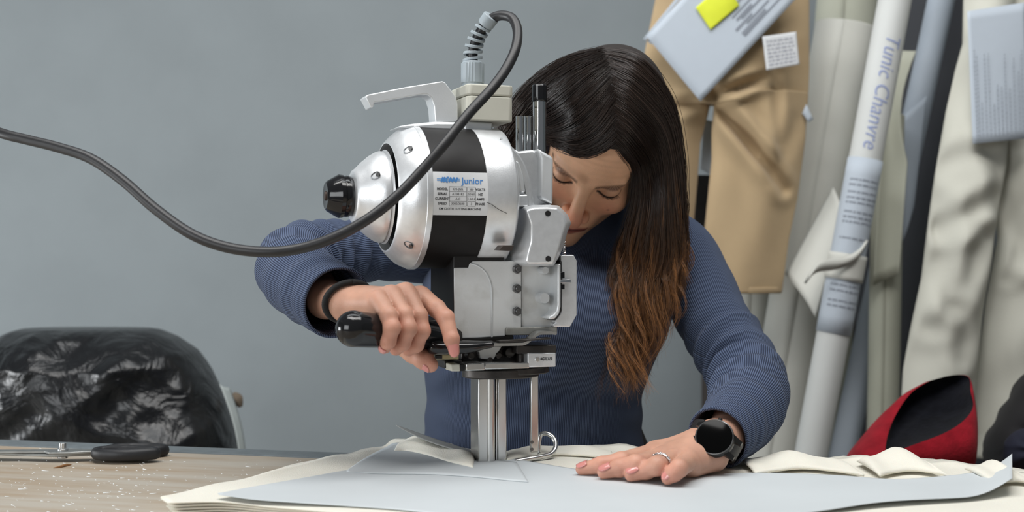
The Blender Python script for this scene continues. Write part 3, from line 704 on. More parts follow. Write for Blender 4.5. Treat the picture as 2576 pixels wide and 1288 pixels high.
# ---- hands
NAILS=[]
def hand(palm,fingers,k=.006):
    pts=np.array([list(p[0]) for p in palm]+[list(p[1]) for p in palm]+[list(q[0]) for f in fingers for q in f])
    s,(X,Y,Z)=region(pts.min(0)-.035,pts.max(0)+.035)
    pd=None
    for a,b,ra,rb in palm:
        d=cap(X,Y,Z,a,b,ra,rb); pd=d if pd is None else smin(pd,d,.010)
    tot=pd.copy()
    for f in fingers:
        fd=None
        for (a,ra),(b,rb) in zip(f[:-1],f[1:]):
            d=cap(X,Y,Z,a,b,ra,rb); fd=d if fd is None else smin(fd,d,.0022)
        for q,r in f[1:-1]: fd=smin(fd,sph(X,Y,Z,q,r*1.03),.002)
        tot=np.minimum(tot,smin(pd,fd,k))
    G[s]=smin(G[s],tot,.008)
# right hand on the grip (image left). Fingers: (point, radius)
f_p=[(P(952,752,1.163),.0088),(P(978,795,1.143),.0082),(P(986,824,1.138),.0080),(P(977,858,1.142),.0072),(P(968,874,1.150),.0062)]
f_r=[(P(985,740,1.174),.0094),(P(1016,792,1.156),.0086),(P(1027,826,1.150),.0084),(P(1013,862,1.155),.0076),(P(996,878,1.164),.0066)]
f_m=[(P(1022,734,1.186),.0098),(P(1053,795,1.170),.0088),(P(1060,832,1.166),.0086),(P(1046,866,1.171),.0078),(P(1028,880,1.179),.0068)]
f_i=[(P(1060,744,1.198),.0098),(P(1098,776,1.184),.0088),(P(1121,800,1.175),.0085),(P(1136,852,1.166),.0074),(P(1143,886,1.166),.0052)]
f_t=[(P(925,790,1.222),.014),(P(985,845,1.222),.0125),(P(1040,885,1.21),.0112),(P(1066,904,1.202),.0100),(P(1083,918,1.199),.0078)]
palm_r=[(WR,P(955,760,1.172),.0155,.0115),(WR,P(1000,752,1.186),.0155,.0125),(WR,P(1045,758,1.200),.0155,.0125),(P(960,762,1.178),P(1050,762,1.205),.0125,.0125),(P(910,775,1.205),P(1030,790,1.212),.013,.012)]
hand(palm_r,[f_p,f_r,f_m,f_i,f_t])
# left hand lying flat on the paper (image right)
def S(px,py,r): # finger joint resting on the cloth: centre r above it
    z=ST+.0022+r; D=(CAMZ-z)*F/(py-CY); return V(((px-CX)/F*D,D,z))
def Zp(px,py,z): return T(px,py,z)
l_i=[(Zp(1640,1141,.8905),.0100),(Zp(1565,1160,.8885),.0090),(Zp(1515,1170,.8845),.0085),(Zp(1463,1180,.8795),.0060)]
l_m=[(Zp(1664,1151,.8900),.0104),(Zp(1600,1168,.8895),.0092),(Zp(1560,1177,.8850),.0088),(Zp(1519,1188,.8805),.0066)]
l_r=[(Zp(1692,1158,.8900),.0102),(Zp(1653,1172,.8900),.0092),(Zp(1625,1182,.8850),.0088),(Zp(1588,1194,.8805),.0068)]
l_p=[(Zp(1730,1162,.8890),.0100),(Zp(1708,1178,.8895),.0085),(Zp(1695,1190,.8850),.0080),(Zp(1680,1203,.8800),.0064)]
l_t=[(Zp(1735,1128,.8900),.0130),(Zp(1640,1145,.8830),.0105),(Zp(1560,1160,.8800),.0090),(Zp(1502,1169,.8785),.0068)]
palm_l=[(WL,Zp(1648,1140,.889),.0185,.0110),(WL,Zp(1672,1151,.889),.0185,.0118),(WL,Zp(1698,1160,.8885),.0185,.0118),(WL,Zp(1735,1165,.8870),.0180,.0115),(Zp(1650,1142,.888),Zp(1730,1165,.886),.0108,.0110),(Zp(1795,1150,.8890),Zp(1745,1168,.8840),.0150,.0110)]
hand(palm_l,[l_i,l_m,l_r,l_p,l_t],.0055)

def surfnets(G,LO,h):
    s=G<0
    c=[s[i:s.shape[0]-1+i,j:s.shape[1]-1+j,k:s.shape[2]-1+k] for i in(0,1) for j in(0,1) for k in(0,1)]
    a=c[0].copy(); o=c[0].copy()
    for q in c[1:]: a&=q; o|=q
    act=o&~a; I=np.argwhere(act); idx=np.full(act.shape,-1,np.int32); idx[act]=np.arange(len(I))
    corner=np.array([(i,j,k) for i in(0,1) for j in(0,1) for k in(0,1)])
    val=np.stack([G[I[:,0]+q[0],I[:,1]+q[1],I[:,2]+q[2]] for q in corner],1)
    acc=np.zeros((len(I),3),np.float32); cnt=np.zeros(len(I),np.float32)
    for e0 in range(8):
        for e1 in range(e0+1,8):
            if np.abs(corner[e0]-corner[e1]).sum()!=1: continue
            v0,v1=val[:,e0],val[:,e1]; m=(v0<0)!=(v1<0); t=np.where(m,v0/(v0-v1+1e-20),0)
            p=corner[e0]+t[:,None]*(corner[e1]-corner[e0]); acc+=np.where(m[:,None],p,0); cnt+=m
    vs=LO+h*(I+acc/cnt[:,None]); fs=[]
    for d in range(3):
        u,w=[(1,2),(2,0),(0,1)][d]
        A=s.take(range(s.shape[d]-1),d); B=s.take(range(1,s.shape[d]),d)
        E=np.argwhere(A!=B); E=E[(E[:,u]>0)&(E[:,w]>0)]
        lim=np.array(act.shape); E=E[(E<lim).all(1)]
        inn=s[E[:,0],E[:,1],E[:,2]]
        def g(du,dw):
            q=E.copy(); q[:,u]-=du; q[:,w]-=dw; return idx[q[:,0],q[:,1],q[:,2]]
        Q=np.stack([g(1,1),g(0,1),g(0,0),g(1,0)],1); Q[~inn]=Q[~inn][:,::-1]; fs.append(Q)
    fs=np.concatenate(fs); fs=fs[(fs>=0).all(1)]
    return vs,fs
G[:,:,0]=np.maximum(G[:,:,0],.001)
bv,bf=surfnets(G,LO,h); del G
# skin colours from position
skin=np.array(srgb(196,150,124)); C=np.tile(skin,(len(bv),1))
hl=(bv-HT)@HR/HS; x,y,z=hl[:,0],hl[:,1],hl[:,2]; xa=np.abs(x)
def gs(d,w): return np.exp(-(d/w)**2)
def mixc(w,c):
    global C
    w=np.clip(w,0,1)[:,None]; C=C*(1-w)+np.array(c)*w
hm=(np.sqrt(((bv-HT)**2).sum(1))<.16)
face=hm&(y<-20)
tan=np.array(srgb(240,190,154))
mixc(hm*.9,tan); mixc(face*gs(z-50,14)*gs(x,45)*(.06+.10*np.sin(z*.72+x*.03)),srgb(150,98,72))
mixc(face*gs(np.sqrt((x)**2+(y+104)**2+(z+42)**2),17)*.75,srgb(206,118,98))
mixc(face*gs(np.sqrt((xa-38)**2+(z+30)**2),24)*.5,srgb(206,126,100))
lipu=face*((xa<23)&(y<-80))*np.clip(1-np.abs(z+70.5-.0)/(9.5-xa*.22)*1.0,0,1)*2.2
mixc(lipu*.8,srgb(160,92,80)); mixc(face*((xa<22)&(y<-82))*gs(z+70.6,1.5)*.85,srgb(70,36,32))
br=face*np.clip(1-np.abs(z-(9.5+.0045*(45-(xa-30)**2*.16)*1.0+ (xa-30)*.06))/5.4,0,1)*((xa>11)&(xa<53))*np.clip((xa-9)/6,0,1)
mixc(np.clip(br*1.5,0,.9)*(.75+.25*np.sin(x*2.1+z*1.7)),srgb(58,42,34))
# eye: shaded socket, lash line on the lower edge of the lowered lid
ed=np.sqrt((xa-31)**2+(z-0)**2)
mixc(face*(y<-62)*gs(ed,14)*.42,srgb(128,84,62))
lash=face*(y<-60)*gs(z+5.7-.012*(xa-31)**2,2.0)*(np.abs(xa-31)<15)
mixc(lash*1.25,srgb(26,18,16))
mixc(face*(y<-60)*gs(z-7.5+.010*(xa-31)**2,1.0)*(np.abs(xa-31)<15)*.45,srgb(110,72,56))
mixc(face*gs(np.sqrt((x-39)**2+(z+31)**2),1.5)*.8,srgb(92,52,42))
mixc(hm*gs(np.sqrt((xa-6.5)**2+(y+98)**2+(z+52.5)**2),4)*.8,srgb(90,44,36))
# hands: pinker knuckles and fingertips
hand_c=np.array(srgb(205,158,136)); hw=((bv[:,1]<1.30)).astype(float); mixc(hw*.8,hand_c)
for f in (f_p,f_r,f_m,f_i,f_t,l_i,l_m,l_r,l_p,l_t):
    for i,(q,r) in enumerate(f):
        w=gs(np.sqrt(((bv-np.array(q))**2).sum(1)),.011)*(.40 if i in(2,) else .15 if i<3 else .45); mixc(w,srgb(208,134,116))
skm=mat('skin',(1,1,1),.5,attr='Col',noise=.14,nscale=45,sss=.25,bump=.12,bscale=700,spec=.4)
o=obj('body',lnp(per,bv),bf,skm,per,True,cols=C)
# nails
nailm=mat('pink nail varnish',srgb(206,136,128),.18,coat=.4,noise=.04)
tipm=mat('pale nail edge',srgb(226,190,176),.25,noise=.03)
def nail(f,nrm,w,l,off=.9,back=.55):
    a=V(f[-2][0]); b=V(f[-1][0]); r=f[-1][1]; t=(b-a).normalized(); n=V(nrm); n=(n-t*n.dot(t)).normalized(); s=t.cross(n)
    c=b+t*(r*.25)
    vs=[];fs=[];nu,nv=8,8
    for j in range(nv+1):
        q=j/nv; 
        for i in range(nu+1):
            p=-1+2*i/nu; wd=w*(.82+.18*math.sin(math.pi*min(1,q*1.2)))*(1-.45*max(0,(q-.8)/.2)**2); lx=-l*(1-q)+l*.30*q-(p*p)*l*.12*(1-2*q if q<.5 else .6*(2*q-1))
            base=r*1.0+ (f[-2][1]-r)*max(0,(1-q))*.38
            hh=base*math.sqrt(max(.05,1-(p*wd/ (base*1.04))**2)) if abs(p*wd)<base*1.0 else base*.25
            vs.append(c+t*lx+s*(p*wd)+n*(hh+.00055-.0012*q*q))
    for j in range(nv):
        for i in range(nu): k=j*(nu+1)+i; fs.append((k,k+1,k+nu+2,k+nu+1))
    o=obj('fingernail',local(per,vs),fs,nailm,per); solidify(o,.0007,0)
vc=V((0,-1,.1))
nail(f_i,(-.05,-1,.15),.0052,.0115); nail(f_p,(-.5,-.8,-.5),.0046,.006); nail(f_t,(.25,-.55,-.8),.0058,.008)
nail(l_i,(-.25,-.35,.9),.0050,.0085); nail(l_m,(-.2,-.45,.9),.0053,.009); nail(l_r,(-.15,-.5,.85),.0053,.009); nail(l_p,(-.05,-.6,.8),.0048,.0085); nail(l_t,(-.2,.1,1),.0055,.008)
# eyelashes: fine curved fringe on the lowered lids
blk=mat('dark lash',(.012,.009,.008),.6,noise=.1)
for sx in(-1,1):
    lm=MB()
    for i in range(34):
        u=-1+2*i/33; xx=31+u*13.0; zz=-6.2+.012*(u*13)**2; yy=-66-math.sqrt(max(4,14.6**2-(xx-31)**2-(zz+1)**2))
        q_=.55+.45*math.sin(i*2.7)**2; a=HW(sx*xx,yy+.3,zz+.2*math.sin(i*5.1)); b=HW(sx*(xx+u*1.4+.5),yy-1.2*q_,zz-1.6*q_); c=HW(sx*(xx+u*2.4+.9),yy-2.0*q_,zz-2.6*q_)
        lm.tube([a,b,c],[.00030,.00022,.00008],4)
    lm.v=local(per,lm.v); lm.obj('eyelash',blk,per,True,0)


# ---- sweater by sweeping rings
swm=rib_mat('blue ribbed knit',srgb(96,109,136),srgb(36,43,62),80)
SV=[];SF=[];SU=[]
def sweep(path,rad,ribs,nseg,fold=None,ell_=None):
    base=len(SV); fr=frames(path); L=0
    for i,(p,(t,u,w)) in enumerate(zip(path,fr)):
        for k in range(nseg+1):
            a=2*math.pi*k/nseg+math.pi*.75; ca,sa=math.cos(a),math.sin(a)
            r=rad[i]; d=u*ca+w*sa
            if fold: r=r+fold(i/(len(path)-1),d,a)
            q=p+d*r if not ell_ else p+ell_(i,a)
            SV.append(q); SU.append((k/nseg*round(ribs),i/len(path)))
        if i:
            for k in range(nseg):
                A=base+(i-1)*(nseg+1)+k; B=A+nseg+1; SF.append((A,A+1,B+1,B))
# torso: explicit ellipses
tp=[(.030,1.560,.66,.160,.115,0),(.028,1.556,.74,.155,.110,0),(.0265,1.540,.82,.146,.098,0),(.0275,1.535,.87,.140,.092,0),(.029,1.530,.915,.139,.091,0),(.034,1.520,.955,.147,.102,0),(.042,1.514,1.0,.157,.114,.05),(.048,1.520,1.045,.163,.110,.1),(.056,1.54,1.085,.163,.098,.2),(.066,1.557,1.115,.145,.082,.35),(.076,1.556,1.140,.110,.075,.5),(.084,1.553,1.164,.082,.070,.62),(.088,1.552,1.188,.071,.067,.70),(.089,1.550,1.204,.068,.066,.75)]
TPS=spl(tp,110); base=len(SV); NS=220
for i,(cx,cy,cz,rx,ry,tl) in enumerate(TPS):
    v=i/109
    for k in range(NS+1):
        a=2*math.pi*k/NS+math.pi/2; ca,sa=math.cos(a),math.sin(a)
        x=cx+rx*ca; yy=ry*sa; zz=0
        # under-bust crease and waist drape folds
        fr_=max(0,-sa)
        yy+=fr_*(.006*math.exp(-((cz-.935+.03*ca)/.010)**2)) 
        yy-=fr_*.004*math.sin((cz+x*.55)*150)*math.exp(-((cz-.885)/.03)**2)
        yy-=fr_*.003*math.sin((cz-x*.8)*120)*math.exp(-((cz-.94)/.03)**2)
        x+=ca*.0012*math.sin(cz*140+ca*3)*math.exp(-((cz-.88)/.05)**2)
        y2=yy*math.cos(tl); zz=yy*math.sin(tl)
        SV.append(V((x,cy+y2,cz+zz))); SU.append((k/NS*400,v))
    if i:
        for k in range(NS):
            A=base+(i-1)*(NS+1)+k; B=A+NS+1; SF.append((A,A+1,B+1,B))
# sleeves
def sleeve(ctrl,n,ribs,fold):
    q=spl([(*p,r) for p,r in ctrl],n); sweep([V(a[:3]) for a in q],[a[3] for a in q],ribs*1.3,96,fold)
ev=V((.75,.25,-.3)).normalized()
def foldR(v,d,a):
    inn=max(0.,d.dot(V((.8,-.35,-.45)).normalized()))   # inner side of the bent elbow
    env=math.exp(-((v-.50)/.16)**2); 
    env2=math.exp(-((v-.36)/.12)**2); f=env*(.0070*inn**.7*math.sin(v*105+2*math.sin(a))+.0024*math.sin(v*70+a*2))+env2*.0040*math.sin(v*120+a*1.5)*(.4+inn)
    f+=.0016*math.exp(-((v-.8)/.15)**2)*math.sin(v*60+a*1.0+1)
    f+=.0012*math.exp(-((v-.985)/.012)**2)
    return f
sleeve([((.02,1.56,1.095),.056),((-.085,1.56,1.103),.053),((-.165,1.505,1.099),.040),((-.222,1.455,1.094),.0405),((-.250,1.405,1.086),.043),((-.245,1.345,1.072),.0425),((-.222,1.292,1.059),.040),((-.198,1.255,1.049),.0385),((-.180,1.228,1.042),.0375)],170,86,foldR)
def foldL(v,d,a):
    inn=max(0.,d.dot(V((-.85,-.45,-.1)).normalized())); out=max(0,d.dot(V((.7,-.5,.4)).normalized()))
    env=math.exp(-((v-.60)/.17)**2)
    f=env*(.0085*(.22+inn)*math.sin(v*88+1.6*math.sin(a+.6)))
    f+=.0038*out*math.exp(-((v-.74)/.16)**2)*math.sin(v*92+a)
    f+=.0035*math.exp(-((v-.42)/.012)**2)*out
    f+=.0012*math.exp(-((v-.985)/.012)**2)
    return f
sleeve([((.10,1.555,1.09),.058),((.200,1.558,1.098),.053),((.236,1.530,1.052),.048),((.252,1.500,1.010),.0455),((.268,1.468,.978),.0445),((.281,1.425,.950),.0425),((.272,1.360,.928),.042),((.248,1.300,.913),.039),((.226,1.262,.904),.0345),((.214,1.243,.900),.0325)],170,86,foldL)
me_u=SU
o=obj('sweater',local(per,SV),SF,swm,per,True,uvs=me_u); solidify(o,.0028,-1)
# trousers and shoes
jean=mat('dark denim',srgb(38,40,46),.85,noise=.15,nscale=60,bump=.2,bscale=400)
tm=MB()
def legs(sx):
    return splv([(.03+sx*.075,1.575,.80),(.03+sx*.095,1.58,.70),(.03+sx*.10,1.585,.48),(.03+sx*.10,1.60,.08)],24)
for sx in(-1,1): tm.tube(legs(sx),list(np.interp(np.linspace(0,1,24),[0,.15,.5,1],[.088,.092,.070,.055])),28)
rg=[]
for zz,rx,ry in((.70,.172,.12),(.76,.168,.118),(.82,.158,.108),(.868,.138,.090)): rg.append([V((.03+rx*math.cos(2*math.pi*k/40),1.556+ry*math.sin(2*math.pi*k/40),zz)) for k in range(40)])
tm.loft(rg); tm.v=local(per,tm.v); tm.obj('trousers',jean,per,True,0)
shm=mat('dark shoe leather',srgb(34,32,32),.5,noise=.1)
for sx in(-1,1):
    s=MB(); c=(.03+sx*.10,1.575,0); rg=[]
    for t,w,hh in((.055,.02,.05),(.045,.036,.085),(.0,.040,.095),(-.06,.043,.065),(-.12,.045,.045),(-.165,.035,.035),(-.18,.012,.02)):
        rg.append([V((c[0]+w*math.cos(b),c[1]+t,max(0,hh/2+hh/2*math.sin(b)))) for b in [2*math.pi*k/16 for k in range(16)]])
    s.loft(rg); s.v=local(per,s.v); s.obj('shoe',shm,per,True,0)
# ---- hair
rh=random.Random(11)
EC=HT+HR@np.array([0,17,47])*HS; ER=np.array([84,106,93])*HS
def shelldepth(px,py):
    d=np.array([(px-CX)/F,1,-(py-CY)/F]); o=(np.array([0,0,CAMZ])-EC); A=(HR.T@d)/ER; B=(HR.T@o)/ER
    a=A@A; b=A@B; c=B@B-1; disc=b*b-a*c
    return (-b-math.sqrt(disc))/a if disc>0 else -b/a
def guide(pts,ns,dl):
    out=[]
    for i,(a,b) in enumerate(pts):
        if i<ns: D=shelldepth(a,b)
        else:
            D=dl[min(i-ns,len(dl)-1)]
        out.append(P(a,b,D))
    return spl(out,40)
RG=[guide([(1545,352),(1572,386),(1598,432),(1594,520),(1564,620),(1548,740),(1548,840),(1545,940),(1536,1045)],4,[1.44,1.425,1.415,1.412,1.41]),
 guide([(1547,315),(1582,348),(1630,420),(1640,535),(1615,650),(1585,760),(1578,860),(1580,950),(1600,1010)],4,[1.435,1.42,1.41,1.408,1.41]),
 guide([(1548,268),(1595,305),(1652,395),(1666,530),(1648,660),(1615,770),(1598,870),(1598,950),(1590,1015)],4,[1.44,1.425,1.415,1.41,1.41]),
 guide([(1545,212),(1598,252),(1668,350),(1690,510),(1686,640),(1655,750),(1632,850),(1612,920),(1625,985)],4,[1.45,1.435,1.425,1.42,1.415]),
 guide([(1534,166),(1600,200),(1680,300),(1708,465),(1710,600),(1700,690),(1672,780),(1650,840),(1630,915)],4,[1.465,1.455,1.445,1.43,1.42]),
 guide([(1515,133),(1610,155),(1686,255),(1712,395),(1717,540),(1718,640),(1708,710),(1676,780),(1640,850)],4,[1.49,1.48,1.465,1.45,1.44])]
LG=[guide([(1545,347),(1515,372),(1470,385),(1425,369),(1383,345),(1340,365),(1305,430),(1290,520),(1285,610)],5,[1.44,1.45,1.45,1.45]),
 guide([(1546,292),(1510,336),(1460,363),(1415,353),(1368,343),(1325,368),(1295,440),(1280,530),(1280,620)],5,[1.45,1.46,1.46,1.46]),
 guide([(1543,232),(1500,290),(1450,332),(1400,340),(1350,346),(1305,376),(1280,445),(1272,530),(1275,620)],5,[1.46,1.47,1.47,1.47]),
 guide([(1536,182),(1480,236),(1425,287),(1370,317),(1320,341),(1284,381),(1264,450),(1259,530),(1266,620)],5,[1.48,1.48,1.48,1.48]),
 guide([(1526,150),(1455,186),(1390,236),(1335,286),(1290,332),(1261,391),(1251,460),(1249,540),(1257,620)],5,[1.49,1.49,1.49,1.49]),
 guide([(1515,131),(1432,148),(1362,188),(1303,243),(1258,322),(1246,402),(1245,480),(1247,560),(1254,630)],5,[1.5,1.5,1.5,1.5])]
BK=[guide([(1515,133),(1560,140),(1600,170),(1640,240),(1660,330),(1670,450),(1670,560),(1660,680),(1640,800)],0,[1.50,1.54,1.56,1.57,1.575,1.56,1.54,1.52,1.50]),
 guide([(1515,133),(1480,150),(1440,200),(1400,280),(1370,380),(1350,480),(1340,560),(1335,620),(1335,660)],0,[1.50,1.54,1.56,1.57,1.575,1.57,1.56,1.55,1.55])]
def gl(Gs,g):
    g=min(max(g,0),len(Gs)-1.0001); i=int(g); w=g-i; return Gs[i]*(1-w)+Gs[i+1]*w
NP=36; tt=np.linspace(0,1,NP); src=np.linspace(0,1,40)
HV=[];HF=[];HC=[];nv=0
dark=np.array(srgb(54,42,36)); mid=np.array(srgb(70,48,36)); tipc=np.array(srgb(172,118,70))
K3=np.array([0,1,2]); 
def strand(pts,r0,r1,col0,col1,lo=.45):
    global nv
    t=np.gradient(pts,axis=0); t/=np.linalg.norm(t,axis=1)[:,None]+1e-9
    a=np.cross(t,[.3,.9,.2]); a/=np.linalg.norm(a,axis=1)[:,None]+1e-9; b=np.cross(t,a); n=len(pts)
    r=np.interp(np.linspace(0,1,n),[0,.05,.7,1],[r0*.5,r0,r0*.9,r1])[:,None]
    ring=np.stack([pts+a*r,pts+(-.5*a+.866*b)*r,pts+(-.5*a-.866*b)*r],1).reshape(-1,3)
    HV.append(ring)
    i=np.arange(n-1)[:,None]*3; f=np.stack([i+K3,i+(K3+1)%3,i+3+(K3+1)%3,i+3+K3],-1).reshape(-1,4)+nv; HF.append(f); nv+=n*3
    w=np.clip((np.linspace(0,1,n)-lo)/(1-lo),0,1)[:,None]; HC.append(np.repeat(col0*(1-w)+col1*w,3,0))
def clump(base,ns,spread0,spread1,wav,wl,tone,tipw,thick,cutc=1.):
    # base: curve (40,3); strands share one wave
    L=np.linalg.norm(base[-1]-base[0])+.1; ph=rh.uniform(0,6.28); fr=rh.uniform(.8,1.25)
    B=np.stack([np.interp(tt,src,base[:,k]) for k in range(3)],1)
    tg=np.gradient(B,axis=0); tg/=np.linalg.norm(tg,axis=1)[:,None]
    sd=np.cross(tg,[0,1,0]); sd/=np.linalg.norm(sd,axis=1)[:,None]+1e-9; dp=np.cross(tg,sd)
    arc=np.concatenate([[0],np.cumsum(np.linalg.norm(np.diff(B,axis=0),axis=1))])
    amp=wav*np.clip((tt-.34)/.4,0,1)**1.1
    w1=(amp*np.sin(arc/wl*6.28*fr+ph))[:,None]*sd+(amp*.8*np.cos(arc/wl*6.28*fr+ph))[:,None]*dp
    off=rh.gauss(0,.0016); radial=(B-EC)/np.linalg.norm(B-EC,axis=1)[:,None]; B=B+radial*(off*np.sin(np.pi*np.clip(tt*1.3,0,1)))[:,None]
    for s in range(ns):
        a,b=rh.gauss(0,1),rh.gauss(0,1); sp=(spread0+(spread1-spread0)*np.clip(tt*1.6-.2,0,1))[:,None]
        j=rh.uniform(-.25,.25)
        p=B+w1*(1+j)+sd*sp*a+dp*sp*.7*b
        p=p+.0011*np.stack([np.sin(tt*23+a*5),np.sin(tt*19+b*7),np.sin(tt*27+a*3)],1)*(.25+tt[:,None])
        m=rh.random(); cut=cutc*rh.uniform(.9,1.0); pp=np.stack([np.interp(tt*cut,tt,p[:,k]) for k in range(3)],1)
        c0=dark*(.45+1.15*rh.random()**1.5)*tone; c1=(mid*(1-tipw*m)+tipc*tipw*m)*(.75+.5*rh.random())*tone
        strand(pp,thick*rh.uniform(.7,1.2),.00006,c0,c1,.42)
def inner(q,f):  # pull a guide in towards the head centre for hidden layers
    return EC+(q-EC)*f
for i in range(340):
    g=rh.uniform(0,5); B=gl(RG,g).copy(); dep=rh.random()**1.5
    n=np.linspace(0,1,40)[:,None]; B=B+np.array([0,.038*dep,0])*n**.6+np.array([rh.gauss(0,.0022),0,rh.gauss(0,.0022)])*(1-n)+np.array([rh.gauss(0,.006),rh.gauss(0,.003),0])*n
    clump(B,13,.0021,.0013,rh.uniform(.004,.009),rh.uniform(.075,.12),1.0,.62*(1-.6*dep)*(1 if g<4.4 else .6),.00023,rh.uniform(.52,.90) if i%5 else rh.uniform(.9,1.))
for i in range(260):
    g=rh.uniform(0,5) if i%5 else rh.uniform(0,1.2); B=gl(LG,g).copy(); dep=rh.random()**1.5
    n=np.linspace(0,1,40)[:,None]; B=B+np.array([0,.02*dep,0])*n**.6+np.array([rh.gauss(0,.0022),0,rh.gauss(0,.0022)])*(1-n)+np.array([rh.gauss(0,.003),rh.gauss(0,.003),rh.gauss(0,.001)])*n
    clump(B,12,.0022,.0026,rh.uniform(.001,.004),rh.uniform(.06,.09),1.0,.35,.00026)
for i in range(70):
    Gs=(RG[5],BK[0]) if i%2 else (LG[5],BK[1]); B=gl(Gs,rh.random()).copy(); clump(B,12,.003,.0035,.003,.07,.9,.4,.00030)
# brown loose waves in front of the chest
for i in range(60):
    g=rh.uniform(0.0,4.9); B=gl(RG,g).copy(); n=np.linspace(0,1,40)[:,None]
    B=B+np.array([rh.gauss(0,.010),-.006,0])*n**1.5
    clump(B,10,.0011,.0011,rh.uniform(.006,.011),rh.uniform(.07,.11),1.2,1.1,.00022,rh.uniform(.72,1.))
# distinct ringlets hanging in front
for i in range(34):
    g=rh.uniform(0.1,4.9); B=gl(RG,g).copy(); n=np.linspace(0,1,40)[:,None]
    B=B+np.array([rh.gauss(0,.012),-.009,0])*n**1.5
    clump(B,16,.0011,.0009,rh.uniform(.008,.0135),rh.uniform(.075,.115),1.35,1.5,.00021,rh.uniform(.66,1.))
# fly-away single hairs
for i in range(240):
    Gs=RG if i%2 else LG; B=gl(Gs,rh.uniform(0,5)).copy(); n=np.linspace(0,1,40)[:,None]
    out=(B-EC); out/=np.linalg.norm(out,axis=1)[:,None]
    B=B+out*(rh.uniform(.001,.010)*np.sin(n*3.1*rh.uniform(.6,1)))+np.array([rh.gauss(0,.012),0,0])*n**2
    clump(B,1,.0005,.0005,.003,.06,1.1,.8,.00011)
hairm=mat('brown hair',(1,1,1),.30,attr='Col',spec=.6,noise=.12,nscale=60)
o=obj('hair',lnp(per,np.concatenate(HV)),np.concatenate(HF),hairm,per,True,cols=np.concatenate(HC))
# scalp cap beneath the strands
N1,N2=64,40; cv=[];cf=[]
for j in range(N2+1):
    for i in range(N1):
        th=math.pi*j/N2; a=2*math.pi*i/N1; d=np.array([math.sin(th)*math.cos(a)*77,math.sin(th)*math.sin(a)*98,math.cos(th)*85])
        cv.append(HT+HR@(d+np.array([0,18,44]))*HS)
hk=[((q-HT)@HR/HS) for q in cv]
ok=lambda q: (q[2]>64 or q[1]>-38+max(0,(20-q[2]))*.35) and not (q[1]<-30 and q[2]<58) and q[2]>-60
for j in range(N2):
    for i in range(N1):
        f=(j*N1+i,(j+1)*N1+i,(j+1)*N1+(i+1)%N1,j*N1+(i+1)%N1)
        if all(ok(hk[k]) for k in f): cf.append(f)
o=obj('scalp_hair',local(per,cv),cf,mat('dark scalp hair',srgb(30,22,19),.7,noise=.2,nscale=300,stretch=(1,1,1)),per); solidify(o,.002,-1)

# ================================================================ things worn
wt=empty('smartwatch',P(1797,1111,1.222),0,'black round smartwatch on the wrist of the flat hand','watch')
n=V((-.22,-.82,.52)).normalized(); fx=(P(1822,1100,1.25)-WL).normalized(); fx=(fx-n*fx.dot(n)).normalized(); fy=n.cross(fx)
wc=P(1799,1108,1.187)+n*.007
def wp(a,b,c): return wc+fx*a+fy*b+n*c
def ringw(r,z,n_=48): return [wp(r*math.cos(2*math.pi*k/n_),r*math.sin(2*math.pi*k/n_),z) for k in range(n_)]
def put_(mb,name,m,parent,hard=35):
    mb.v=local(parent,mb.v); return mb.obj(name,m,parent,True,hard)
wcase=mat('dark grey watch case',srgb(52,51,50),.32,.7,noise=.05)
put_(MB().loft([ringw(.0175,-.0075),ringw(.0195,-.005),ringw(.0195,.0005),ringw(.0185,.0022),ringw(.0172,.0024)]),'watch_case',wcase,wt)
put_(MB().loft([ringw(.0188,.0020),ringw(.0188,.0026),ringw(.0183,.0029),ringw(.0178,.0026)],False),'bezel',mat('bright bezel',(.35,.35,.35),.2,.9),wt)
put_(MB().loft([ringw(.0178,.0020),ringw(.0177,.0028),ringw(.010,.0033),ringw(.001,.0034)]),'screen',mat('black glass',(.002,.002,.002),.08,spec=.12),wt)
for sgn in(-1,1):
    b=MB()
    for o_ in(-.0085,.0085):
        b.loft([[wp(*q) for q in ((o_-.003,sgn*.016,-.006),(o_+.003,sgn*.016,-.006),(o_+.003,sgn*.016,.0005),(o_-.003,sgn*.016,.0005))],[wp(*q) for q in ((o_-.0022,sgn*.0245,-.0115),(o_+.0022,sgn*.0245,-.0115),(o_+.0022,sgn*.0245,-.008),(o_-.0022,sgn*.0245,-.008))]])
    put_(b,'lug',wcase,wt)
# strap: loop round the wrist
sm=mat('black silicone strap',srgb(30,29,30),.5,noise=.08)
lp=[]
for k in range(40):
    a=math.radians(30)+math.radians(300)*k/39+math.pi/2
    c0=WL+fx*0; lp.append((a,))
wr=WL; nn=n; cen=wr.lerp(wc,.12)
rg=[]
for (a,) in lp:
    ca,sa=math.cos(a),math.sin(a); d=fy*ca*.0255+nn*sa*.0225
    rg.append([cen+d+fx*(-.009)*1,cen+d+fx*.009,cen+d*1.09+fx*.009,cen+d*1.09-fx*.009])
put_(MB().loft(rg),'strap',sm,wt)
b=MB(); b.cyl(wp(.0195,.004,-.002),wp(.0215,.0045,-.002),.0022,n=12); put_(b,'side_button',wcase,wt)
